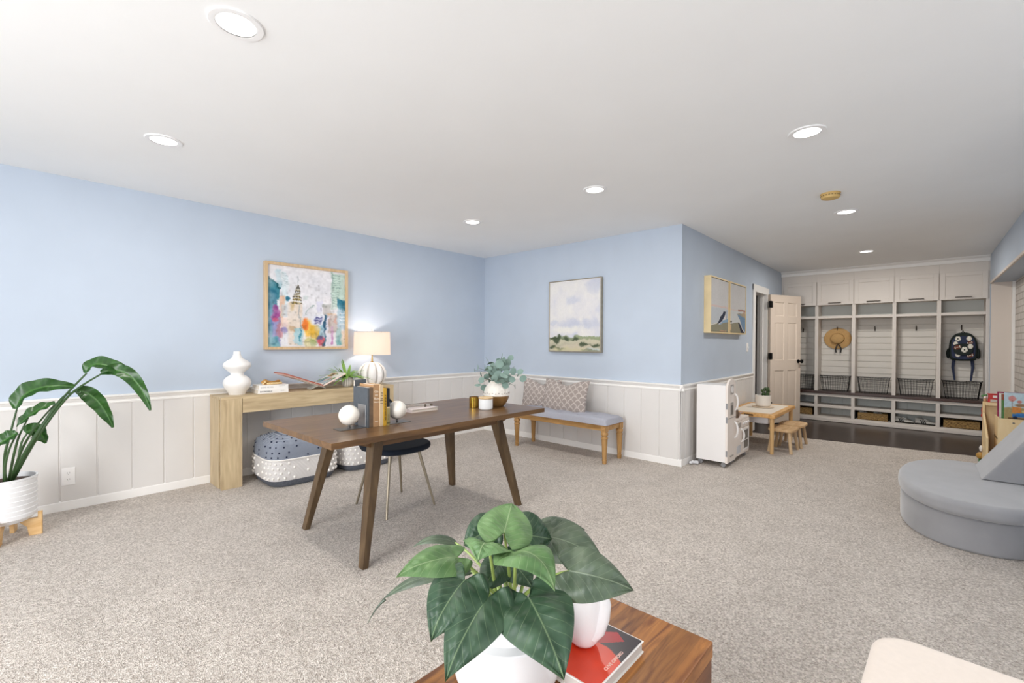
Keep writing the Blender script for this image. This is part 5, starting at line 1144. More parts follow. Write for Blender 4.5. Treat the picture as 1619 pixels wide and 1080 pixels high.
# wicker baskets, shoes
def wicker_m():
    m = bpy.data.materials.new('brown_wicker'); m.use_nodes = True; nt = m.node_tree; n = nt.nodes; L = nt.links; p = n['Principled BSDF']; p.inputs['Roughness'].default_value = .7
    tc = n.new('ShaderNodeTexCoord'); mp = n.new('ShaderNodeMapping'); mp.inputs['Scale'].default_value = (30, 30, 95); L.new(tc.outputs['Object'], mp.inputs[0])
    no = n.new('ShaderNodeTexNoise'); no.inputs['Scale'].default_value = 1.4; no.inputs['Detail'].default_value = 3; L.new(mp.outputs[0], no.inputs['Vector'])
    rp = n.new('ShaderNodeValToRGB'); rp.color_ramp.elements[0].color = s2l('#5a4222'); rp.color_ramp.elements[1].color = s2l('#b39056'); rp.color_ramp.elements[0].position = .35; rp.color_ramp.elements[1].position = .65
    L.new(no.outputs['Fac'], rp.inputs[0]); L.new(rp.outputs[0], p.inputs['Base Color']); bp = n.new('ShaderNodeBump'); bp.inputs['Distance'].default_value = .008; L.new(no.outputs['Fac'], bp.inputs['Height']); L.new(bp.outputs[0], p.inputs['Normal']); return m
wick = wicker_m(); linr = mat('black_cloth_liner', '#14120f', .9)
def wicker(yc, label, w_=.185):
    t = thing('wicker_basket', label, 'wicker basket', (XD+.17, yc, .0755), 'brown wicker baskets in the shoe cubbies'); q = BM(); xa, xb_ = XD+.03, XD+.31; z0 = .0755; h_ = .105; th = .012
    prism(q, rrect(xa, xb_, yc-w_, yc+w_, .03), z0, z0+.01); 
    for a0, a1, c0, c1 in ((xa, xa+th, yc-w_+.01, yc+w_-.01), (xb_-th, xb_, yc-w_+.01, yc+w_-.01), (xa+.004, xb_-.004, yc-w_, yc-w_+th), (xa+.004, xb_-.004, yc+w_-th, yc+w_)): bx(q, a0, a1, c0, c1, z0, z0+h_, .004)
    ob('body', q, wick, t)
    q = BM(); tube(q, [(x, y, z0+h_) for x, y in rrect(xa+.006, xb_-.006, yc-w_+.006, yc+w_-.006, .02, 3)], .008, 8, True); ob('rim', q, wick, t)
    q = BM(); bx(q, xa+th, xb_-th, yc-w_+th, yc+w_-th, z0+.012, z0+.03); ob('liner', q, linr, t)
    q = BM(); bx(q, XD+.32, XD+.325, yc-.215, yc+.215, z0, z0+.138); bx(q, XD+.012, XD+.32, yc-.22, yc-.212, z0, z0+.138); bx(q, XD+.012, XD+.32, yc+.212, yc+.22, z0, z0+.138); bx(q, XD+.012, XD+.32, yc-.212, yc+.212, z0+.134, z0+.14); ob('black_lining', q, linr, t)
def dm_(k): return (divs[k]+divs[k+1])/2
wicker(dm_(0)+.0, 'brown wicker basket in the lower left cubby beside the open door'); wicker(dm_(2), 'brown wicker basket in the lower middle cubby with white shoes in it'); wicker(dm_(4), 'brown wicker basket in the lower right cubby beside the wooden book rack')
shoe_g = mat('grey_suede_upper', '#b9b7b2', .7, var=.08, vscale=60); shoe_d = mat('dark_sole', '#2a2926', .6); whit = mat('white_leather', '#eceae6', .45)
def sneaker(x, yc, z, label, cat_group, up=shoe_g, sole=shoe_d, ln=.235, stripes=True, dirn=-1):
    t = thing('sneaker', label, 'shoe', (x, yc, z), cat_group)
    # profile along y (toe at dirn), heights; lofted cross sections
    secs = [(-.5, .028, .066), (-.46, .034, .078), (-.36, .036, .082), (-.24, .036, .076), (-.12, .038, .066), (.0, .041, .055), (.14, .045, .047), (.28, .047, .04), (.4, .042, .034), (.47, .028, .026), (.5, .012, .02)]
    def loft(zf0, zf1, name, m, grow=1.0):
        q = BM(); rings = []
        for s, w_, h_ in secs:
            y = yc+dirn*s*ln; z0_, z1_ = z+zf0(h_), z+zf1(h_); W_ = w_*grow; pts = []
            for i in range(16):
                a = 2*PI*i/16; cx_, cz_ = math.cos(a), math.sin(a); e = .6
                pts.append(q.verts.new((x+W_*math.copysign(abs(cx_)**e, cx_)*(1 if cz_ < .2 else .72), y, (z0_+z1_)/2+(z1_-z0_)/2*math.copysign(abs(cz_)**e, cz_))))
            rings.append(pts)
        for a, b_ in zip(rings, rings[1:]):
            for i in range(16): q.faces.new((a[i], a[(i+1) % 16], b_[(i+1) % 16], b_[i]))
        q.faces.new(rings[0]); q.faces.new(rings[-1]); bmesh.ops.recalc_face_normals(q, faces=q.faces); return ob(name, q, m, t, angle=60)
    loft(lambda h: 0, lambda h: .02, 'sole', sole, 1.06); u_ = loft(lambda h: .014, lambda h: h+.012, 'upper', up)
    if stripes:
        for k in range(3):
            q = BM(); yy = yc+dirn*(-.02-.085*k+.06)*ln*1.0
            prism(q, [(yy, z+.02), (yy+dirn*-.012, z+.02), (yy+dirn*-.030, z+.072-.004*(2-k)), (yy+dirn*-.018, z+.072-.004*(2-k))], x-.045, x-.034, 'x'); ob('stripe', q, blk, u_)
    q = BM(); tube(q, [(x, yc+dirn*(.1-.05*k)*ln*1.4+.0, z+.062+.006*k) for k in range(4)], .006, 6); ob('laces', q, whit, t)
sneaker(XD+.10, .215, .0755, 'left sneaker of the grey pair with three black stripes in the cubby', 'striped sneakers in the cubby'); sneaker(XD+.10, -.03, .0755, 'right sneaker of the grey pair with three black stripes in the cubby', 'striped sneakers in the cubby')
sneaker(XD+.15, dm_(2)+.09, .108, 'white shoe in the middle wicker basket, left one', 'white shoes in the basket', whit, whit, .17, False); sneaker(XD+.15, dm_(2)-.09, .108, 'white shoe in the middle wicker basket, right one', 'white shoes in the basket', whit, whit, .17, False)
# straw hat
straw = mat('natural_straw', '#c29c66', .8, var=.08, vscale=40, bump=.5, bscale=120)
hy, hz, hx = 1.067, 1.355, BX1-.05
t = thing('straw_hat', 'round straw sun hat with a black ribbon hanging in the second locker', 'hat', (hx, hy, hz-.18))
MH = Matrix.Translation((hx, hy, hz)) @ Matrix.Rotation(-PI/2+.02, 4, 'Y')
q = BM(); lathe(q, [(.19, -.012), (.175, -.004), (.13, .002), (.098, .004), (.094, .02), (.088, .05), (.07, .066), (.03, .072), (0, .073)], seg=56, M=MH, sq=(.92, 1.0))
fs = [f for f in q.faces if len(f.verts) > 20]; bmesh.ops.delete(q, geom=fs, context='FACES_ONLY'); ob('straw_body', q, straw, t)
q = BM(); lathe(q, [(.0925, .006), (.0935, .006), (.092, .032), (.091, .032), (.0925, .006)], seg=48, M=MH, sq=(.92, 1.0)); ob('ribbon_band', q, blk, t)
for s_ in (-1, 1):
    q = BM(); pts = [(hx-.02, hy-.01, hz-.095), (hx-.03, hy-.015+.022*s_, hz-.12), (hx-.025, hy-.015+.038*s_, hz-.18), (hx-.022, hy-.015+.03*s_, hz-.235)]
    for a_, b_ in zip(pts, pts[1:]):
        a_, b_ = Vector(a_), Vector(b_); q.faces.new([q.verts.new(v) for v in (a_+Vector((0, -.009, 0)), a_+Vector((0, .009, 0)), b_+Vector((0, .012, 0)), b_+Vector((0, -.012, 0)))])
    ret = bmesh.ops.extrude_face_region(q, geom=list(q.faces)); bmesh.ops.translate(q, vec=(-.003, 0, 0), verts=[v for v in ret['geom'] if isinstance(v, bmesh.types.BMVert)]); ob('ribbon_tail', q, blk, t)
# backpack
bpk = mat('dark_green_fabric', '#15221f', .8); bpb = mat('slate_blue_fabric', '#2c3550', .85, var=.06, vscale=50)
by, bz, bxx = -.418, 1.03, BX1-.16
BAG0 = len(COL.objects); t = thing('backpack', 'dark green and blue child\'s backpack with sports ball patches hanging in the rightmost locker', 'backpack', (bxx, by, bz))
prof = [(-.13, 0), (.13, 0), (.155, .05), (.16, .16), (.15, .25), (.11, .32), (.05, .355), (-.05, .355), (-.11, .32), (-.15, .25), (-.16, .16), (-.155, .05)]
def smooth_prof(p, it=2):
    for _ in range(it):
        r_ = []
        for i in range(len(p)):
            a, b_ = p[i], p[(i+1) % len(p)]; r_ += [(a[0]*.75+b_[0]*.25, a[1]*.75+b_[1]*.25), (a[0]*.25+b_[0]*.75, a[1]*.25+b_[1]*.75)]
        p = r_
    return p
sp_ = smooth_prof(prof)
q = BM(); prism(q, [(by+a, bz+c) for a, c in sp_], bxx, bxx+.12, 'x', .03, 4); ob('body', q, bpk, t)
q = BM(); prism(q, smooth_prof([(by-.12, bz+.02), (by+.12, bz+.02), (by+.135, bz+.12), (by+.13, bz+.25), (by+.09, bz+.31), (by-.09, bz+.31), (by-.13, bz+.25), (by-.135, bz+.12)]), bxx-.008, bxx+.02, 'x', .006, 2); ob('blue_front', q, bpb, t)
q = BM(); prism(q, smooth_prof([(by-.10, bz+.07), (by+.10, bz+.07), (by+.11, bz+.18), (by+.09, bz+.215), (by-.09, bz+.215), (by-.11, bz+.18)]), bxx-.035, bxx+.0, 'x', .012, 3); ob('front_pocket', q, bpk, t)
for s_ in (-1, 1):
    q = BM(); sphere(q, (bxx+.06, by+s_*.165, bz+.09), .055, 16, (.8, .45, 1.2)); ob('side_pocket', q, bpk, t)
    q = BM(); tube(q, [(bxx+.09, by+s_*.1, bz+.02), (bxx+.07, by+s_*.11, bz-.1), (bxx+.06, by+s_*.095, bz-.24), (bxx+.055, by+s_*.09, bz-.30)], [.02, .018, .012, .01], 8)
    for v in q.verts: v.co.x = bxx+.07+(v.co.x-bxx-.07)*.35
    ob('shoulder_strap', q, bpb, t)
q = BM(); tube(q, [(bxx+.09, by+.06, bz+.34), (bxx+.095, by+.02, bz+.395), (BX1-.055, by+.0, bz+.425+.1-.09), (bxx+.095, by-.02, bz+.395), (bxx+.09, by-.06, bz+.34)], .006, 8); ob('top_loop', q, bpk, t)
wpt = mat('patch_white', '#e8e6da', .7); brn = mat('patch_brown', '#6b3420', .7)
def patch(dy, dz, kind, dx, r=.033):
    x = bxx+dx; c = (x, by-dy, bz+dz); MP = Matrix.Translation(c) @ Matrix.Rotation(-PI/2, 4, 'Y')
    if kind == 'football':
        q = BM(); sphere(q, c, r, 20, (.18, 1.25, .72), M=Matrix.Rotation(-.3, 4, 'X')); o = ob('football_patch', q, brn, t)
        q = BM()
        for s_ in (-1, 1): bx(q, c[0]-r*.2-.002, c[0]-r*.02, c[1]+s_*r*.75-.004, c[1]+s_*r*.75+.004, c[2]-r*.42, c[2]+r*.42, M=Raxis(-.3, 'X', c))
        bx(q, c[0]-r*.2-.002, c[0]-r*.05, c[1]-r*.35, c[1]+r*.35, c[2]-.003, c[2]+.003, M=Raxis(-.3, 'X', c)); ob('stitching', q, wpt, o)
    else:
        q = BM(); lathe(q, [(0, 0), (r, 0), (r, .003), (r*.6, .007), (0, .008)], seg=24, M=MP); o = ob(kind+'_patch', q, wpt, t)
        q = BM()
        if kind == 'soccer_ball':
            sphere(q, (c[0]-.008, c[1], c[2]), r*.3, 5, (.2, 1, 1))
            for k in range(5): a = PI/2+2*PI*k/5; sphere(q, (c[0]-.004, c[1]+r*.8*math.cos(a), c[2]+r*.8*math.sin(a)), r*.17, 6, (.3, 1, 1))
            ob('pentagons', q, blk, o)
        else:
            for s_ in (-1, 1): tube(q, [(c[0]-.006, c[1]+s_*r*(.9-.35*math.cos(u)), c[2]+r*.8*math.sin(u)) for u in (-1, -.5, 0, .5, 1)], .0018, 4)
            ob('stitching', q, mat('red_brown_stitch', '#a0604a', .7), o)
patch(-.06, .275, 'soccer_ball', -.012); patch(.062, .278, 'baseball', -.012, .03)
patch(-.085, .215, 'baseball', -.012, .027); patch(.07, .225, 'football', -.012, .03)
patch(-.065, .17, 'football', -.038, .036); patch(.075, .182, 'baseball', -.038, .03); patch(.012, .14, 'soccer_ball', -.04, .036)
patch(-.06, .075, 'baseball', -.012, .028); patch(.075, .07, 'football', -.012, .034)

for o_ in list(COL.objects)[BAG0:]:
    if o_.type == 'MESH' and root_of(o_) is t:
        for v in o_.data.vertices:
            if o_.name.startswith('top_loop'): continue
            v.co.y = by+(v.co.y-by)*.93; v.co.z = bz+(v.co.z-bz)*(1.15 if v.co.z > bz else .95)
# ================================================================== GREY CHILD COUCH
vel = mat('grey_velvet', '#97979a', .9, var=.07, vscale=5, sheen=.5, spec=.2, bump=.1, bscale=200)
t = thing('play_couch', 'grey velvet rounded floor couch at the right edge of the room', 'couch', (4.5, -.26, 0))
def roundcush(cx, cy, a, b_, z0, z1, bev, name):
    q = BM(); prism(q, superell(cx, cy, a, b_, 2.25, 96), z0, z1, 'z', bev, 5); return ob(name, q, vel, t, angle=60)
roundcush(4.53, -.255, .63, .375, 0, .215, .02, 'base_cushion'); roundcush(4.53, -.258, .69, .392, .218, .315, .035, 'seat_cushion')
q = BM(); prism(q, [(-.31, 0), (-.635, 0), (-.635, .44), (-.60, .44)], 4.57, 5.12, 'x', .018, 3)
for v in q.verts: v.co.z += .318
tag(ob('wedge_cushion', q, vel), 'grey velvet wedge cushion standing on the grey floor couch', 'cushion')

# ================================================================== BOOK RACK WITH BOOKS AND TOYS
bp_ = wood('birch_plywood', '#dcc08f', '#e9d2a8', 'z', 3, .5, ratio=5)
t = thing('book_rack', 'light birch front-facing children\'s book rack against the right wall', 'book rack', (6.3, -.65, 0))
ra, rb = -.435, -.87
q = BM(); prism(q, [(6.05, 0), (6.45, 0), (6.45, .705), (6.40, .705), (6.40, .60), (6.05, .40)], ra-.016, ra, 'y', .003, 1); ob('side_panel', q, bp_, t)
q = BM(); prism(q, [(6.05, 0), (6.45, 0), (6.45, .705), (6.40, .705), (6.40, .60), (6.05, .40)], rb, rb+.016, 'y', .003, 1); ob('side_panel', q, bp_, t)
q = BM(); bx(q, 6.435, 6.45, rb+.016, ra-.016, .02, .705, .002); bx(q, 6.36, 6.435, rb+.016, ra-.016, .675, .705, .002); ob('back_panel', q, bp_, t)
q = BM(); bx(q, 6.00, 6.016, rb, -.505, .05, .60, .003); bx(q, 6.016, 6.30, rb, -.505, .40, .415); bx(q, 6.016, 6.30, -.518, -.505, .05, .60, .002); ob('front_bin', q, bp_, t)
q = BM(); bx(q, 6.016, 6.435, rb+.016, ra-.016, .02, .035); ob('bottom_shelf', q, bp_, t)
q = BM(); lathe(q, [(0, 0), (.008, 0), (.006, .002), (0, .002)], seg=12, M=Matrix.Translation((6.0, -.60, .565)) @ Matrix.Rotation(-PI/2, 4, 'Y')); ob('screw', q, nk, t)
def cover_art(k):
    P = Paint(60, 72, (.70, .78, .82))
    if k == 0:
        P.rect(-.1, 1.1, .5, 1.1, (.62, .55, .38), 1, .05, .05); P.blob(.2, .2, .1, .09, (.78, .5, .48), .9); P.blob(.38, .3, .06, .05, (.75, .48, .44), .9); P.line((.2, .25), (.2, .5), .01, (.4, .3, .25))
        P.blob(.45, .42, .2, .05, (.55, .42, .3), .9); P.rect(.2, .42, .48, .68, (.78, .5, .25), .95); P.blob(.75, .4, .07, .1, (.4, .38, .35), .9); P.blob(.95, .4, .08, .1, (.45, .38, .36), .9); P.blob(.75, .55, .2, .05, (.45, .5, .28), .8); P.rect(.1, 1.1, .84, 1.1, (.42, .3, .2), .9)
        P.rect(.2, .78, .72, .82, (.2, .42, .66), 1, .01, .01); P.rect(.3, .65, .68, .74, (.24, .46, .7), 1, .01, .01); P.blob(.27, .84, .06, .05, (.12, .15, .22), 1); P.blob(.68, .84, .06, .05, (.12, .15, .22), 1); P.blob(.48, .62, .04, .04, (.85, .75, .5), .9)
    elif k == 1: P.a[:] = (.35, .5, .3); P.blob(.5, .5, .3, .3, (.85, .7, .3), .9); P.rect(0, 1, 0, .2, (.6, .3, .25), .9)
    elif k == 2: P.a[:] = (.85, .82, .78); P.blob(.5, .4, .3, .25, (.6, .25, .45), .9)
    elif k == 3: P.a[:] = (.55, .18, .3); P.rect(.1, .9, .6, .8, (.9, .85, .7), .9)
    else: P.a[:] = (.4, .33, .28); P.blob(.6, .5, .3, .3, (.7, .6, .4), .9)
    P.a += P.noise(30, .05, 70+k)[..., None]; return np.clip(P.a, 0, 1)
def rack_book(k, x, y0, y1, z, h_, label, sp):
    t = thing('picture_book', label, 'book', (x, (y0+y1)/2, z), 'picture books in the book rack'); M = Raxis(.1, 'Y', (x, 0, z))
    q = BM(); bx(q, x, x+.002, y0, y1, z, z+h_, M=M); bx(q, x+.008, x+.010, y0, y1, z, z+h_, M=M); bx(q, x+.001, x+.009, y1-.002, y1, z, z+h_, M=M); ob('cover', q, sp, t)
    q = BM(); bx(q, x+.002, x+.008, y0+.003, y1-.003, z+.003, z+h_-.003, M=M); ob('pages', q, pgs, t)
    picture('cover_art', cover_art(k), M @ Vector((x-.0006, y1, z+h_)), (0, -(y1-y0), 0), M.to_3x3() @ Vector((0, 0, -h_)), canvas, t)
rack_book(0, 6.03, -.79, -.545, .57, .265, 'picture book with a blue pickup truck on its cover, front of the book rack', mat('sky_blue_spine', '#9db4c4', .5))
rack_book(1, 6.07, -.78, -.532, .54, .275, 'picture book with a green spine directly behind the blue truck book', mat('green_spine', '#4d6b45', .5))
rack_book(2, 6.11, -.78, -.52, .54, .28, 'white-edged picture book third from the front of the book rack', mat('white_spine', '#dad5d2', .5))
rack_book(3, 6.15, -.78, -.512, .54, .29, 'crimson picture book at the back of the front bin of the rack', mat('crimson_spine', '#8c2f47', .5))
redp = mat('red_toy_plastic', '#c0271f', .4)
t = thing('toy_wagon', 'small red toy cart on top of the book rack', 'toy', (6.40, -.515, .705))
q = BM(); bx(q, 6.375, 6.425, -.56, -.47, .735, .785, .004); bx(q, 6.37, 6.43, -.565, -.465, .782, .79, .003); ob('body', q, redp, t)
for px, py in ((6.385, -.555), (6.385, -.475), (6.415, -.555), (6.415, -.475)): q = BM(); bx(q, px-.008, px+.008, py-.008, py+.008, .705, .738); ob('leg', q, redp, t)
q = BM(); bx(q, 6.371, 6.375, -.53, -.50, .75, .775); ob('face_panel', q, mat('white_toy_panel', '#e8e0da', .5), t)
t = thing('toy_figure', 'tiny green and white toy figure on the left corner of the book rack', 'toy', (6.41, -.45, .705))
q = BM(); lathe(q, [(0, 0), (.012, 0), (.014, .02), (.009, .035), (0, .036)], (6.41, -.45, .705), 14); ob('body', q, mat('tan_toy', '#b98f66', .5), t)
q = BM(); sphere(q, (6.41, -.45, .75), .014, 12); ob('head', q, mat('white_toy_panel', '#e8e0da', .5), t)
q = BM(); sphere(q, (6.41, -.435, .762), .012, 10); sphere(q, (6.41, -.455, .77), .011, 10); ob('leafy_hat', q, mat('toy_green', '#5c8c54', .6), t)
q = BM(); sphere(q, (6.6, -.455, .6), .03, 12, (.6, .6, 1.6)); sphere(q, (6.6, -.46, .55), .032, 12, (.6, .8, .9)); bx(q, 6.585, 6.615, -.475, -.445, .0, .56, .004); tag(ob('red_pennant_toy', q, redp), 'narrow red toy standing behind the left side of the book rack', 'toy')
t = thing('toy_tractor', 'green toy with a yellow-brown top on the floor left of the book rack', 'toy', (6.62, -.43, 0))
q = BM(); bx(q, 6.56, 6.68, -.49, -.425, .0, .10, .012); ob('body', q, mat('bright_toy_green', '#1f7a3d', .4), t)
q = BM(); sphere(q, (6.62, -.44, .135), .045, 14, (1, .8, .8)); ob('top', q, mat('toy_ochre', '#b58a3f', .5), t)
q = BM(); sphere(q, (6.02+.36, -.425, .25), .03, 14, (1, .5, 1)); q.transform(Matrix.Translation((-.02, 0, 0)))
tag(ob('cloth', q, mat('white_cloth', '#e6e4e2', .8)), 'small crumpled white cloth at the open side of the book rack', 'cloth')

# ================================================================== FOREGROUND: COFFEE TABLE
acx = wood('acacia_block', '#5e3115', '#a06a35', 'x', 2.6, .33, '#7f4a22', spec=.5, ratio=8)
def plank_wood():
    m = bpy.data.materials.new('acacia_planks'); m.use_nodes = True; nt = m.node_tree; n = nt.nodes; L = nt.links; p = n['Principled BSDF']; p.inputs['Roughness'].default_value = .36; p.inputs['Specular IOR Level'].default_value = .5
    tc = n.new('ShaderNodeTexCoord'); sp = n.new('ShaderNodeSeparateXYZ'); L.new(tc.outputs['Object'], sp.inputs[0])
    cb = n.new('ShaderNodeCombineXYZ'); L.new(sp.outputs[0], cb.inputs[0]); L.new(sp.outputs[1], cb.inputs[1]); L.new(sp.outputs[2], cb.inputs[2])
    bt = n.new('ShaderNodeTexBrick'); bt.inputs['Scale'].default_value = 1; bt.inputs['Brick Width'].default_value = .9; bt.inputs['Row Height'].default_value = .075; bt.inputs['Mortar Size'].default_value = .0; bt.inputs['Color1'].default_value = (0, 0, 0, 1); bt.inputs['Color2'].default_value = (1, 1, 1, 1); bt.inputs['Bias'].default_value = 0
    L.new(cb.outputs[0], bt.inputs['Vector'])
    mp = n.new('ShaderNodeMapping'); mp.inputs['Scale'].default_value = (3, 26, 26); L.new(tc.outputs['Object'], mp.inputs[0])
    no = n.new('ShaderNodeTexNoise'); no.inputs['Scale'].default_value = 1.6; no.inputs['Detail'].default_value = 6; no.inputs['Distortion'].default_value = 1.2; L.new(mp.outputs[0], no.inputs['Vector'])
    rp = n.new('ShaderNodeValToRGB'); rp.color_ramp.elements[0].position = .3; rp.color_ramp.elements[0].color = s2l('#70401c'); rp.color_ramp.elements[1].position = .7; rp.color_ramp.elements[1].color = s2l('#b57c3f')
    L.new(no.outputs['Fac'], rp.inputs[0]); r2 = n.new('ShaderNodeValToRGB'); r2.color_ramp.elements[0].color = (.6, .56, .5, 1); r2.color_ramp.elements[1].color = (1.2, 1.12, 1.0, 1); L.new(bt.outputs['Color'], r2.inputs[0])
    mx = n.new('ShaderNodeMix'); mx.data_type = 'RGBA'; mx.blend_type = 'MULTIPLY'; mx.inputs[0].default_value = 1; L.new(rp.outputs[0], mx.inputs[6]); L.new(r2.outputs[0], mx.inputs[7]); L.new(mx.outputs[2], p.inputs['Base Color']); return m
KZ = .45
t = thing('coffee_table', 'low reddish-brown wood coffee table in the foreground with planks and a block side', 'coffee table', (.9, .65, 0))
q = BM(); bx(q, .25, 1.287, .42, .90, KZ-.045, KZ, .004, 2); ob('tabletop', q, plank_wood(), t)
q = BM(); bx(q, .25, 1.285, .422, .462, 0, KZ-.045, .004, 2); ob('side_panel', q, acx, t)
q = BM(); bx(q, .25, 1.285, .858, .898, 0, KZ-.045, .004, 2); ob('side_panel', q, acx, t)
q = BM(); bx(q, .27, 1.265, .462, .858, .08, .105, .003, 1); ob('lower_shelf', q, acx, t)
# big red book, white vase, potted plant
red = mat('white_book_board', '#f2efea', .35)
bt_, M = book_lying('large art book with a red and black abstract cover lying on the coffee table', .88, 1.116, .54, .712, KZ, .03, red, mat('grey_page_block', '#cfc9c2', .8), spine='y1')
P = Paint(90, 90, (.80, .20, .11))
P.rect(-.1, 1.1, -.1, .5, (.2, .16, .18), 1, .01, .0)
P.poly([(0, 0), (.3, 0), (.0, .5)], (.72, .2, .16)); P.poly([(0, .4), (.6, .05), (.8, .15), (.3, .55), (0, .62)], (.66, .16, .18)); P.poly([(.0, .55), (.25, .3), (.4, .42), (.1, .8)], (.45, .12, .12))
P.blob(.55, .98, .72, .62, (.84, .23, .10), 1, .02, .02)
picture('cover_art', np.clip(P.a, 0, 1), (1.112, .708, KZ+.0306), (0, -.164, 0), (-.228, 0, 0), vcol_mat('printed_cover', .3, .5), bt_)
ob('lettering', text_bm('CLIVE GIFFORD', .0125, Matrix.Translation((.995, .560, KZ+.031)) @ Matrix.Rotation(0, 4, 'Z')), mat('pale_red_ink', '#f8d2c6', .5), bt_)
gw = mat('glossy_white_ceramic', '#f1f1f2', .18, spec=.6)
vx2, vy2 = 1.0, .655; vz = KZ+.031
t = thing('handled_vase', 'glossy white vase with a loop handle standing on the red art book', 'vase', (vx2, vy2, vz))
q = BM(); lathe(q, [(0, 0), (.02, .0), (.032, .004), (.043, .016), (.049, .038), (.053, .07), (.056, .11), (.058, .15), (.054, .156), (.05, .12), (0, .05)], (vx2, vy2, vz), 48, sq=(.85, .95)); ob('body', q, gw, t)
q = BM(); hv = Vector((CR.x, CR.y, 0)).normalized(); c0 = Vector((vx2, vy2, vz))-Vector((CF.x, CF.y, 0))*.03
tube(q, [c0+hv*a+Vector((0, 0, z)) for a, z in ((.02, .03), (.036, .05), (.046, .085), (.05, .12), (.045, .148), (.03, .155))], [.012, .016, .018, .017, .014, .012], 14); ob('handle', q, gw, t)
px_, py_ = .83, .77
t = thing('potted_plant', 'large-leaved green philodendron in a glossy white pot on the coffee table', 'potted plant', (px_, py_, KZ))
q = BM(); lathe(q, [(0, 0), (.122, 0), (.13, .006), (.132, .02), (.132, .108), (.129, .116), (.118, .121), (.112, .124), (.108, .135), (.104, .15), (.098, .152), (.096, .14), (.096, .125), (0, .12)], (px_, py_, KZ), 72); ob('pot', q, gw, t)
q = BM(); lathe(q, [(0, 0), (.097, 0), (.097, .006), (.05, .01), (0, .012)], (px_, py_, KZ+.122), 32); ob('soil', q, MATS['dark_soil'], t)
def vein_leaf_mat(name, c, cv, cedge, rough=.42):
    m = bpy.data.materials.new(name); m.use_nodes = True; nt = m.node_tree; n = nt.nodes; L = nt.links; p = n['Principled BSDF']
    p.inputs['Roughness'].default_value = rough; p.inputs['Specular IOR Level'].default_value = .4
    tc = n.new('ShaderNodeTexCoord'); sp = n.new('ShaderNodeSeparateXYZ'); L.new(tc.outputs['UV'], sp.inputs[0])
    def mth(op, a, b=None, clamp=False):
        x = n.new('ShaderNodeMath'); x.operation = op; x.use_clamp = clamp
        for k, v in enumerate((a, b)):
            if v is None: continue
            if isinstance(v, (int, float)): x.inputs[k].default_value = v
            else: L.new(v, x.inputs[k])
        return x.outputs[0]
    a = mth('ABSOLUTE', mth('SUBTRACT', sp.outputs[1], .5))
    mid = mth('SUBTRACT', 1, mth('DIVIDE', a, .011), True)
    ph = mth('FRACT', mth('ADD', mth('SUBTRACT', mth('MULTIPLY', sp.outputs[0], 6.0), mth('MULTIPLY', mth('POWER', a, .8), 6.5)), 20.0))
    sv = mth('MULTIPLY', mth('SUBTRACT', 1, mth('DIVIDE', mth('ABSOLUTE', mth('SUBTRACT', ph, .5)), .05), True), .38)
    vein = mth('MAXIMUM', mth('MULTIPLY', mid, .8), sv)
    no = n.new('ShaderNodeTexNoise'); no.inputs['Scale'].default_value = 22; no.inputs['Detail'].default_value = 5; L.new(tc.outputs['Object'], no.inputs['Vector'])
    rp = n.new('ShaderNodeValToRGB'); rp.color_ramp.elements[0].position = .35; rp.color_ramp.elements[1].position = .7; rp.color_ramp.elements[0].color = s2l(c); rp.color_ramp.elements[1].color = s2l(cedge); L.new(no.outputs['Fac'], rp.inputs[0])
    mx = n.new('ShaderNodeMix'); mx.data_type = 'RGBA'; L.new(vein, mx.inputs[0]); L.new(rp.outputs[0], mx.inputs[6]); mx.inputs[7].default_value = s2l(cv); L.new(mx.outputs[2], p.inputs['Base Color'])
    bp = n.new('ShaderNodeBump'); bp.inputs['Distance'].default_value = .0015; bp.inputs['Strength'].default_value = .5; L.new(vein, bp.inputs['Height']); L.new(bp.outputs[0], p.inputs['Normal']); return m
def leaf_mat(name, c, cv, cedge, rough=.42):
    m = bpy.data.materials.new(name); m.use_nodes = True; nt = m.node_tree; n = nt.nodes; L = nt.links; p = n['Principled BSDF']
    p.inputs['Roughness'].default_value = rough; p.inputs['Specular IOR Level'].default_value = .45
    at = n.new('ShaderNodeVertexColor'); at.layer_name = 'vein'; tc = n.new('ShaderNodeTexCoord')
    no = n.new('ShaderNodeTexNoise'); no.inputs['Scale'].default_value = 22; no.inputs['Detail'].default_value = 5; L.new(tc.outputs['Object'], no.inputs['Vector'])
    rp = n.new('ShaderNodeValToRGB'); rp.color_ramp.elements[0].position = .35; rp.color_ramp.elements[1].position = .7; rp.color_ramp.elements[0].color = s2l(c); rp.color_ramp.elements[1].color = s2l(cedge); L.new(no.outputs['Fac'], rp.inputs[0])
    mx = n.new('ShaderNodeMix'); mx.data_type = 'RGBA'; L.new(at.outputs[0], mx.inputs[0]); L.new(rp.outputs[0], mx.inputs[6]); mx.inputs[7].default_value = s2l(cv); L.new(mx.outputs[2], p.inputs['Base Color'])
    bp = n.new('ShaderNodeBump'); bp.inputs['Distance'].default_value = .002; bp.inputs['Strength'].default_value = .5; L.new(at.outputs[0], bp.inputs['Height']); L.new(bp.outputs[0], p.inputs['Normal']); return m
lf_d = vein_leaf_mat('dark_leaf', '#26402c', '#788d68', '#415a42'); lf_g = vein_leaf_mat('greygreen_leaf', '#414f3f', '#7f8c74', '#586650'); lf_l = vein_leaf_mat('light_leaf', '#4f7042', '#9cb084', '#70905c')
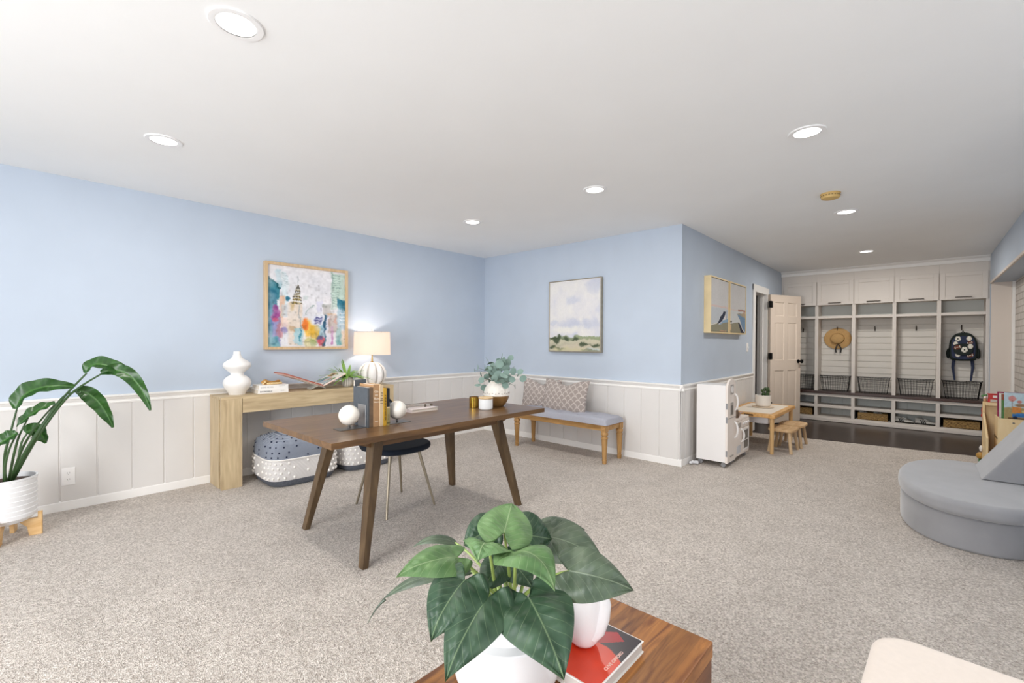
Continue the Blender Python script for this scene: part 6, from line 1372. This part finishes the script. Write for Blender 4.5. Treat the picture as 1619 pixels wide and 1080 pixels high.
def big_leaf(q, J, T, wd, n_, droop, lobe=.32, nv=28, nu=44, roundy=False):
    J, T, n_ = Vector(J), Vector(T), Vector(n_).normalized(); d = T-J; L_ = d.length; d.normalize(); n_ = (n_-d*n_.dot(d)).normalized(); s = d.cross(n_)
    lb = lobe*min(wd, L_); verts = []; cl = q.loops.layers.uv.get('vein') or q.loops.layers.uv.new('vein')
    prof = lambda u: 0
    for i in range(nu+1):
        row = []; u = i/nu; xx = -lb+(L_+lb)*u  # along the axis
        for j in range(-nv, nv+1):
            v = j/nv
            # outline half width at xx: heart
            f = (u**.55)*((1-u)**(.62 if roundy else 1.05))*(1.0 if roundy else 1.0)
            mxw = .56 if roundy else .497
            hw = wd/2*f/mxw
            y = v*hw
            # notch: pull the inner part of the lobes forward to the junction
            back = max(0, -xx)
            xl = xx
            if xx < 0: xl = xx*(min(1, (abs(y)/(wd*.16)))**.8) if abs(y) < wd*.16 else xx
            h_ = wd*.10*(abs(v)**1.3)*(1-u*.5)*(f/mxw)-wd*.16*abs(v)**3.0*(f/mxw)
            w1 = max(0, xl)/L_; h_ += wd*.012*math.sin(7*v+9*u)+droop*5*w1*(1-w1)
            # puckers between the side veins
            ph = (xl/L_-abs(y)/wd*.55)*7.0
            h_ += wd*.010*math.sin(ph*2*PI)*min(1, abs(v)*3)*(1-abs(v))
            p_ = J+d*xl+s*y+n_*h_
            row.append((q.verts.new(p_), (xl/L_, y/wd+.5)))
        verts.append(row)
    for a, b_ in zip(verts, verts[1:]):
        for k in range(2*nv):
            quad = (a[k], a[k+1], b_[k+1], b_[k]); 
            try: f = q.faces.new([x[0] for x in quad])
            except ValueError: continue
            for l, x in zip(f.loops, quad): l[cl].uv = x[1]
    return J
base = Vector((px_, py_, KZ+.13)); lstem = mat('pale_green_stem', '#9db463', .4, var=.15, vscale=20)
for i, (J, T, wd, n_, dr, tone) in enumerate(POTHOS):
    q = BM(); big_leaf(q, J, T, wd*1.3, n_, dr, .5 if i == 0 else (.3 if wd > .06 else .15), roundy=(i == 0))
    bmesh.ops.recalc_face_normals(q, faces=q.faces); o = ob('leaf', q, lf_l if tone > .6 else (lf_g if i in (4, 8, 9, 10, 13) else lf_d), t, angle=180)
    q = BM(); Jv = Vector(J); off = Vector((math.cos(i*2.4), math.sin(i*2.4), 0))*.022; b0 = base+off; mid = b0.lerp(Jv, .5)+Vector((0, 0, .02+.1*(Jv-b0).xy.length))
    pts = [b0*(1-u)**2+mid*2*u*(1-u)+Jv*u*u for u in [k/8 for k in range(9)]]; tube(q, pts, [.0055-.0028*k/8 for k in range(9)], 8); ob('stem', q, lstem, t)
q = BM(); T_ = Vector(POTHOS[4][1])-(Vector(POTHOS[4][1])-Vector(POTHOS[4][0]))*.04; dd = (CR*-.045+CU*-.062); tube(q, [T_+dd*u+CU*.008*math.sin(PI*u) for u in (0, .25, .5, .75, 1)], [.004, .003, .0022, .0015, .0008], 6); ob('leaf_tip', q, lf_g, t)

# cream armchair corner in the lower right
cream = mat('cream_linen', '#e7dace', .9, var=.02, vscale=60, bump=.25, bscale=500, sheen=.3)
t = thing('ottoman', 'cream linen upholstered ottoman with rounded corners in the lower right foreground', 'ottoman', (1.35, -.25, 0))
OM = Rz(-.04, (1.6, 0, 0))
q = BM(); prism(q, rrect(.95, 1.72, -.65, .105, .09, 8), .12, .43, 'z', .028, 4, M=OM); ob('seat', q, cream, t)
for px, py in ((1.02, -.58), (1.63, -.58), (1.02, .02), (1.63, .02)): q = BM(); tube(q, [(px, py, 0), (px, py, .13)], [.016, .022], 12); q.transform(OM); ob('leg', q, wal, t)

# ================================================================== BIRD OF PARADISE PLANT
bx_, by_ = -.05, 4.31
bam = wood('bamboo', '#cda36c', '#e2c08d', 'x', 4, .45, ratio=6)
t = thing('plant_stand', 'low bamboo cross stand under the big white pot at the left edge', 'plant stand', (bx_, by_, 0))
for a in (-.24, -.24+PI/2):
    q = BM(); M = Rz(a, (bx_, by_, 0)); pr_ = [(bx_-.165, 0), (bx_-.105, 0), (bx_-.095, .06), (bx_-.06, .095), (bx_, .105), (bx_+.06, .095), (bx_+.095, .06), (bx_+.105, 0), (bx_+.165, 0), (bx_+.165, .15), (bx_+.145, .15), (bx_+.145, .11), (bx_-.145, .11), (bx_-.145, .15), (bx_-.165, .15)]
    prism(q, pr_, by_-.011, by_+.011, 'y', .002, 1, M=M); ob('crossbar', q, bam, t)
t = thing('bird_of_paradise_plant', 'tall arching bird of paradise plant in a ribbed white pot at the left edge', 'potted plant', (bx_, by_, .112))
q = BM(); prof = [(0, 0), (.105, 0), (.118, .01), (.13, .03)]
z = .03
while z < .25: prof += [(.139, z), (.141, z+.024), (.1385, z+.027)]; z += .03
prof += [(.143, z), (.143, z+.012), (.134, z+.012), (.132, z-.02), (0, z-.022)]
lathe(q, prof, (bx_, by_, .112), 56); ob('pot', q, mat('ribbed_white_ceramic', '#e9e9ea', .5), t)
q = BM(); lathe(q, [(0, 0), (.131, 0), (.131, .004), (0, .012)], (bx_, by_, -.04+.152+z-.022), 32); ob('soil', q, mat('brown_soil', '#4a382e', .95, var=.5, vscale=70, bump=.8, bscale=70), t)
bst = mat('banana_stem', '#3c5a31', .5, var=.2, vscale=6); blf = leaf_mat('paradise_leaf', '#1d4216', '#4d7a38', '#2f5a22', .3)
PZ = -.04+.152+z-.02
for st in STEMS:
    pts = [Vector(p) for p in st[:4]]; p0 = Vector((bx_+(pts[0].x-bx_)*.5, by_-.02+(pts[0].y-4.15)*.4, PZ)); pts = [p0]+pts[1:]
    c = []
    for k in range(len(pts)-1):
        a0 = pts[max(k-1, 0)]; a1 = pts[k]; a2 = pts[k+1]; a3 = pts[min(k+2, len(pts)-1)]
        for s in range(8):
            u = s/8; c.append(.5*((2*a1)+(a2-a0)*u+(2*a0-5*a1+4*a2-a3)*u*u+(3*a1-a0-3*a2+a3)*u**3))
    c.append(pts[-1]); n_ = len(c); tube(q := BM(), c, [st[4]*(1.0-.55*k/n_) for k in range(n_)], 10); ob('stem', q, bst, t)
def strap_leaf(q, A, B_, C_, hw, n_):
    A, B_, C_, n_ = Vector(A), Vector(B_), Vector(C_), Vector(n_).normalized(); N_ = 40; nv = 10; rows = []; cl = q.loops.layers.float_color.new('vein')
    ctrl = B_*2-(A+C_)*.5
    for i in range(N_+1):
        u = i/N_; p = A*(1-u)**2+ctrl*2*u*(1-u)+C_*u*u; d = ((ctrl-A)*(1-u)+(C_-ctrl)*u).normalized(); nn = (n_-d*n_.dot(d)).normalized(); s = d.cross(nn)
        w_ = hw*(max(1e-4, math.sin(PI*min(1, u*.93+.05)))**.62)*(1-.25*u); row = []
        for j in range(-nv, nv+1):
            v = j/nv; fold = .42*abs(v)
            pos = p+s*w_*v*math.cos(.55)+nn*w_*fold+nn*.006*math.sin(u*23+v*2)*abs(v)
            row.append((q.verts.new(pos), max(0, 1-abs(v)*7)*.8+(.18 if int(u*N_*1.0) % 3 == 0 else 0)))
        rows.append(row)
    for a, b_ in zip(rows, rows[1:]):
        for k in range(2*nv):
            quad = (a[k], a[k+1], b_[k+1], b_[k]); f = q.faces.new([x[0] for x in quad])
            for l, x in zip(f.loops, quad): l[cl] = (x[1],)*3+(1,)
for A, B_, C_, hw, n_ in BIRD:
    q = BM(); strap_leaf(q, A, B_, C_, hw*1.35, n_); ob('leaf', q, blf, t, angle=180)
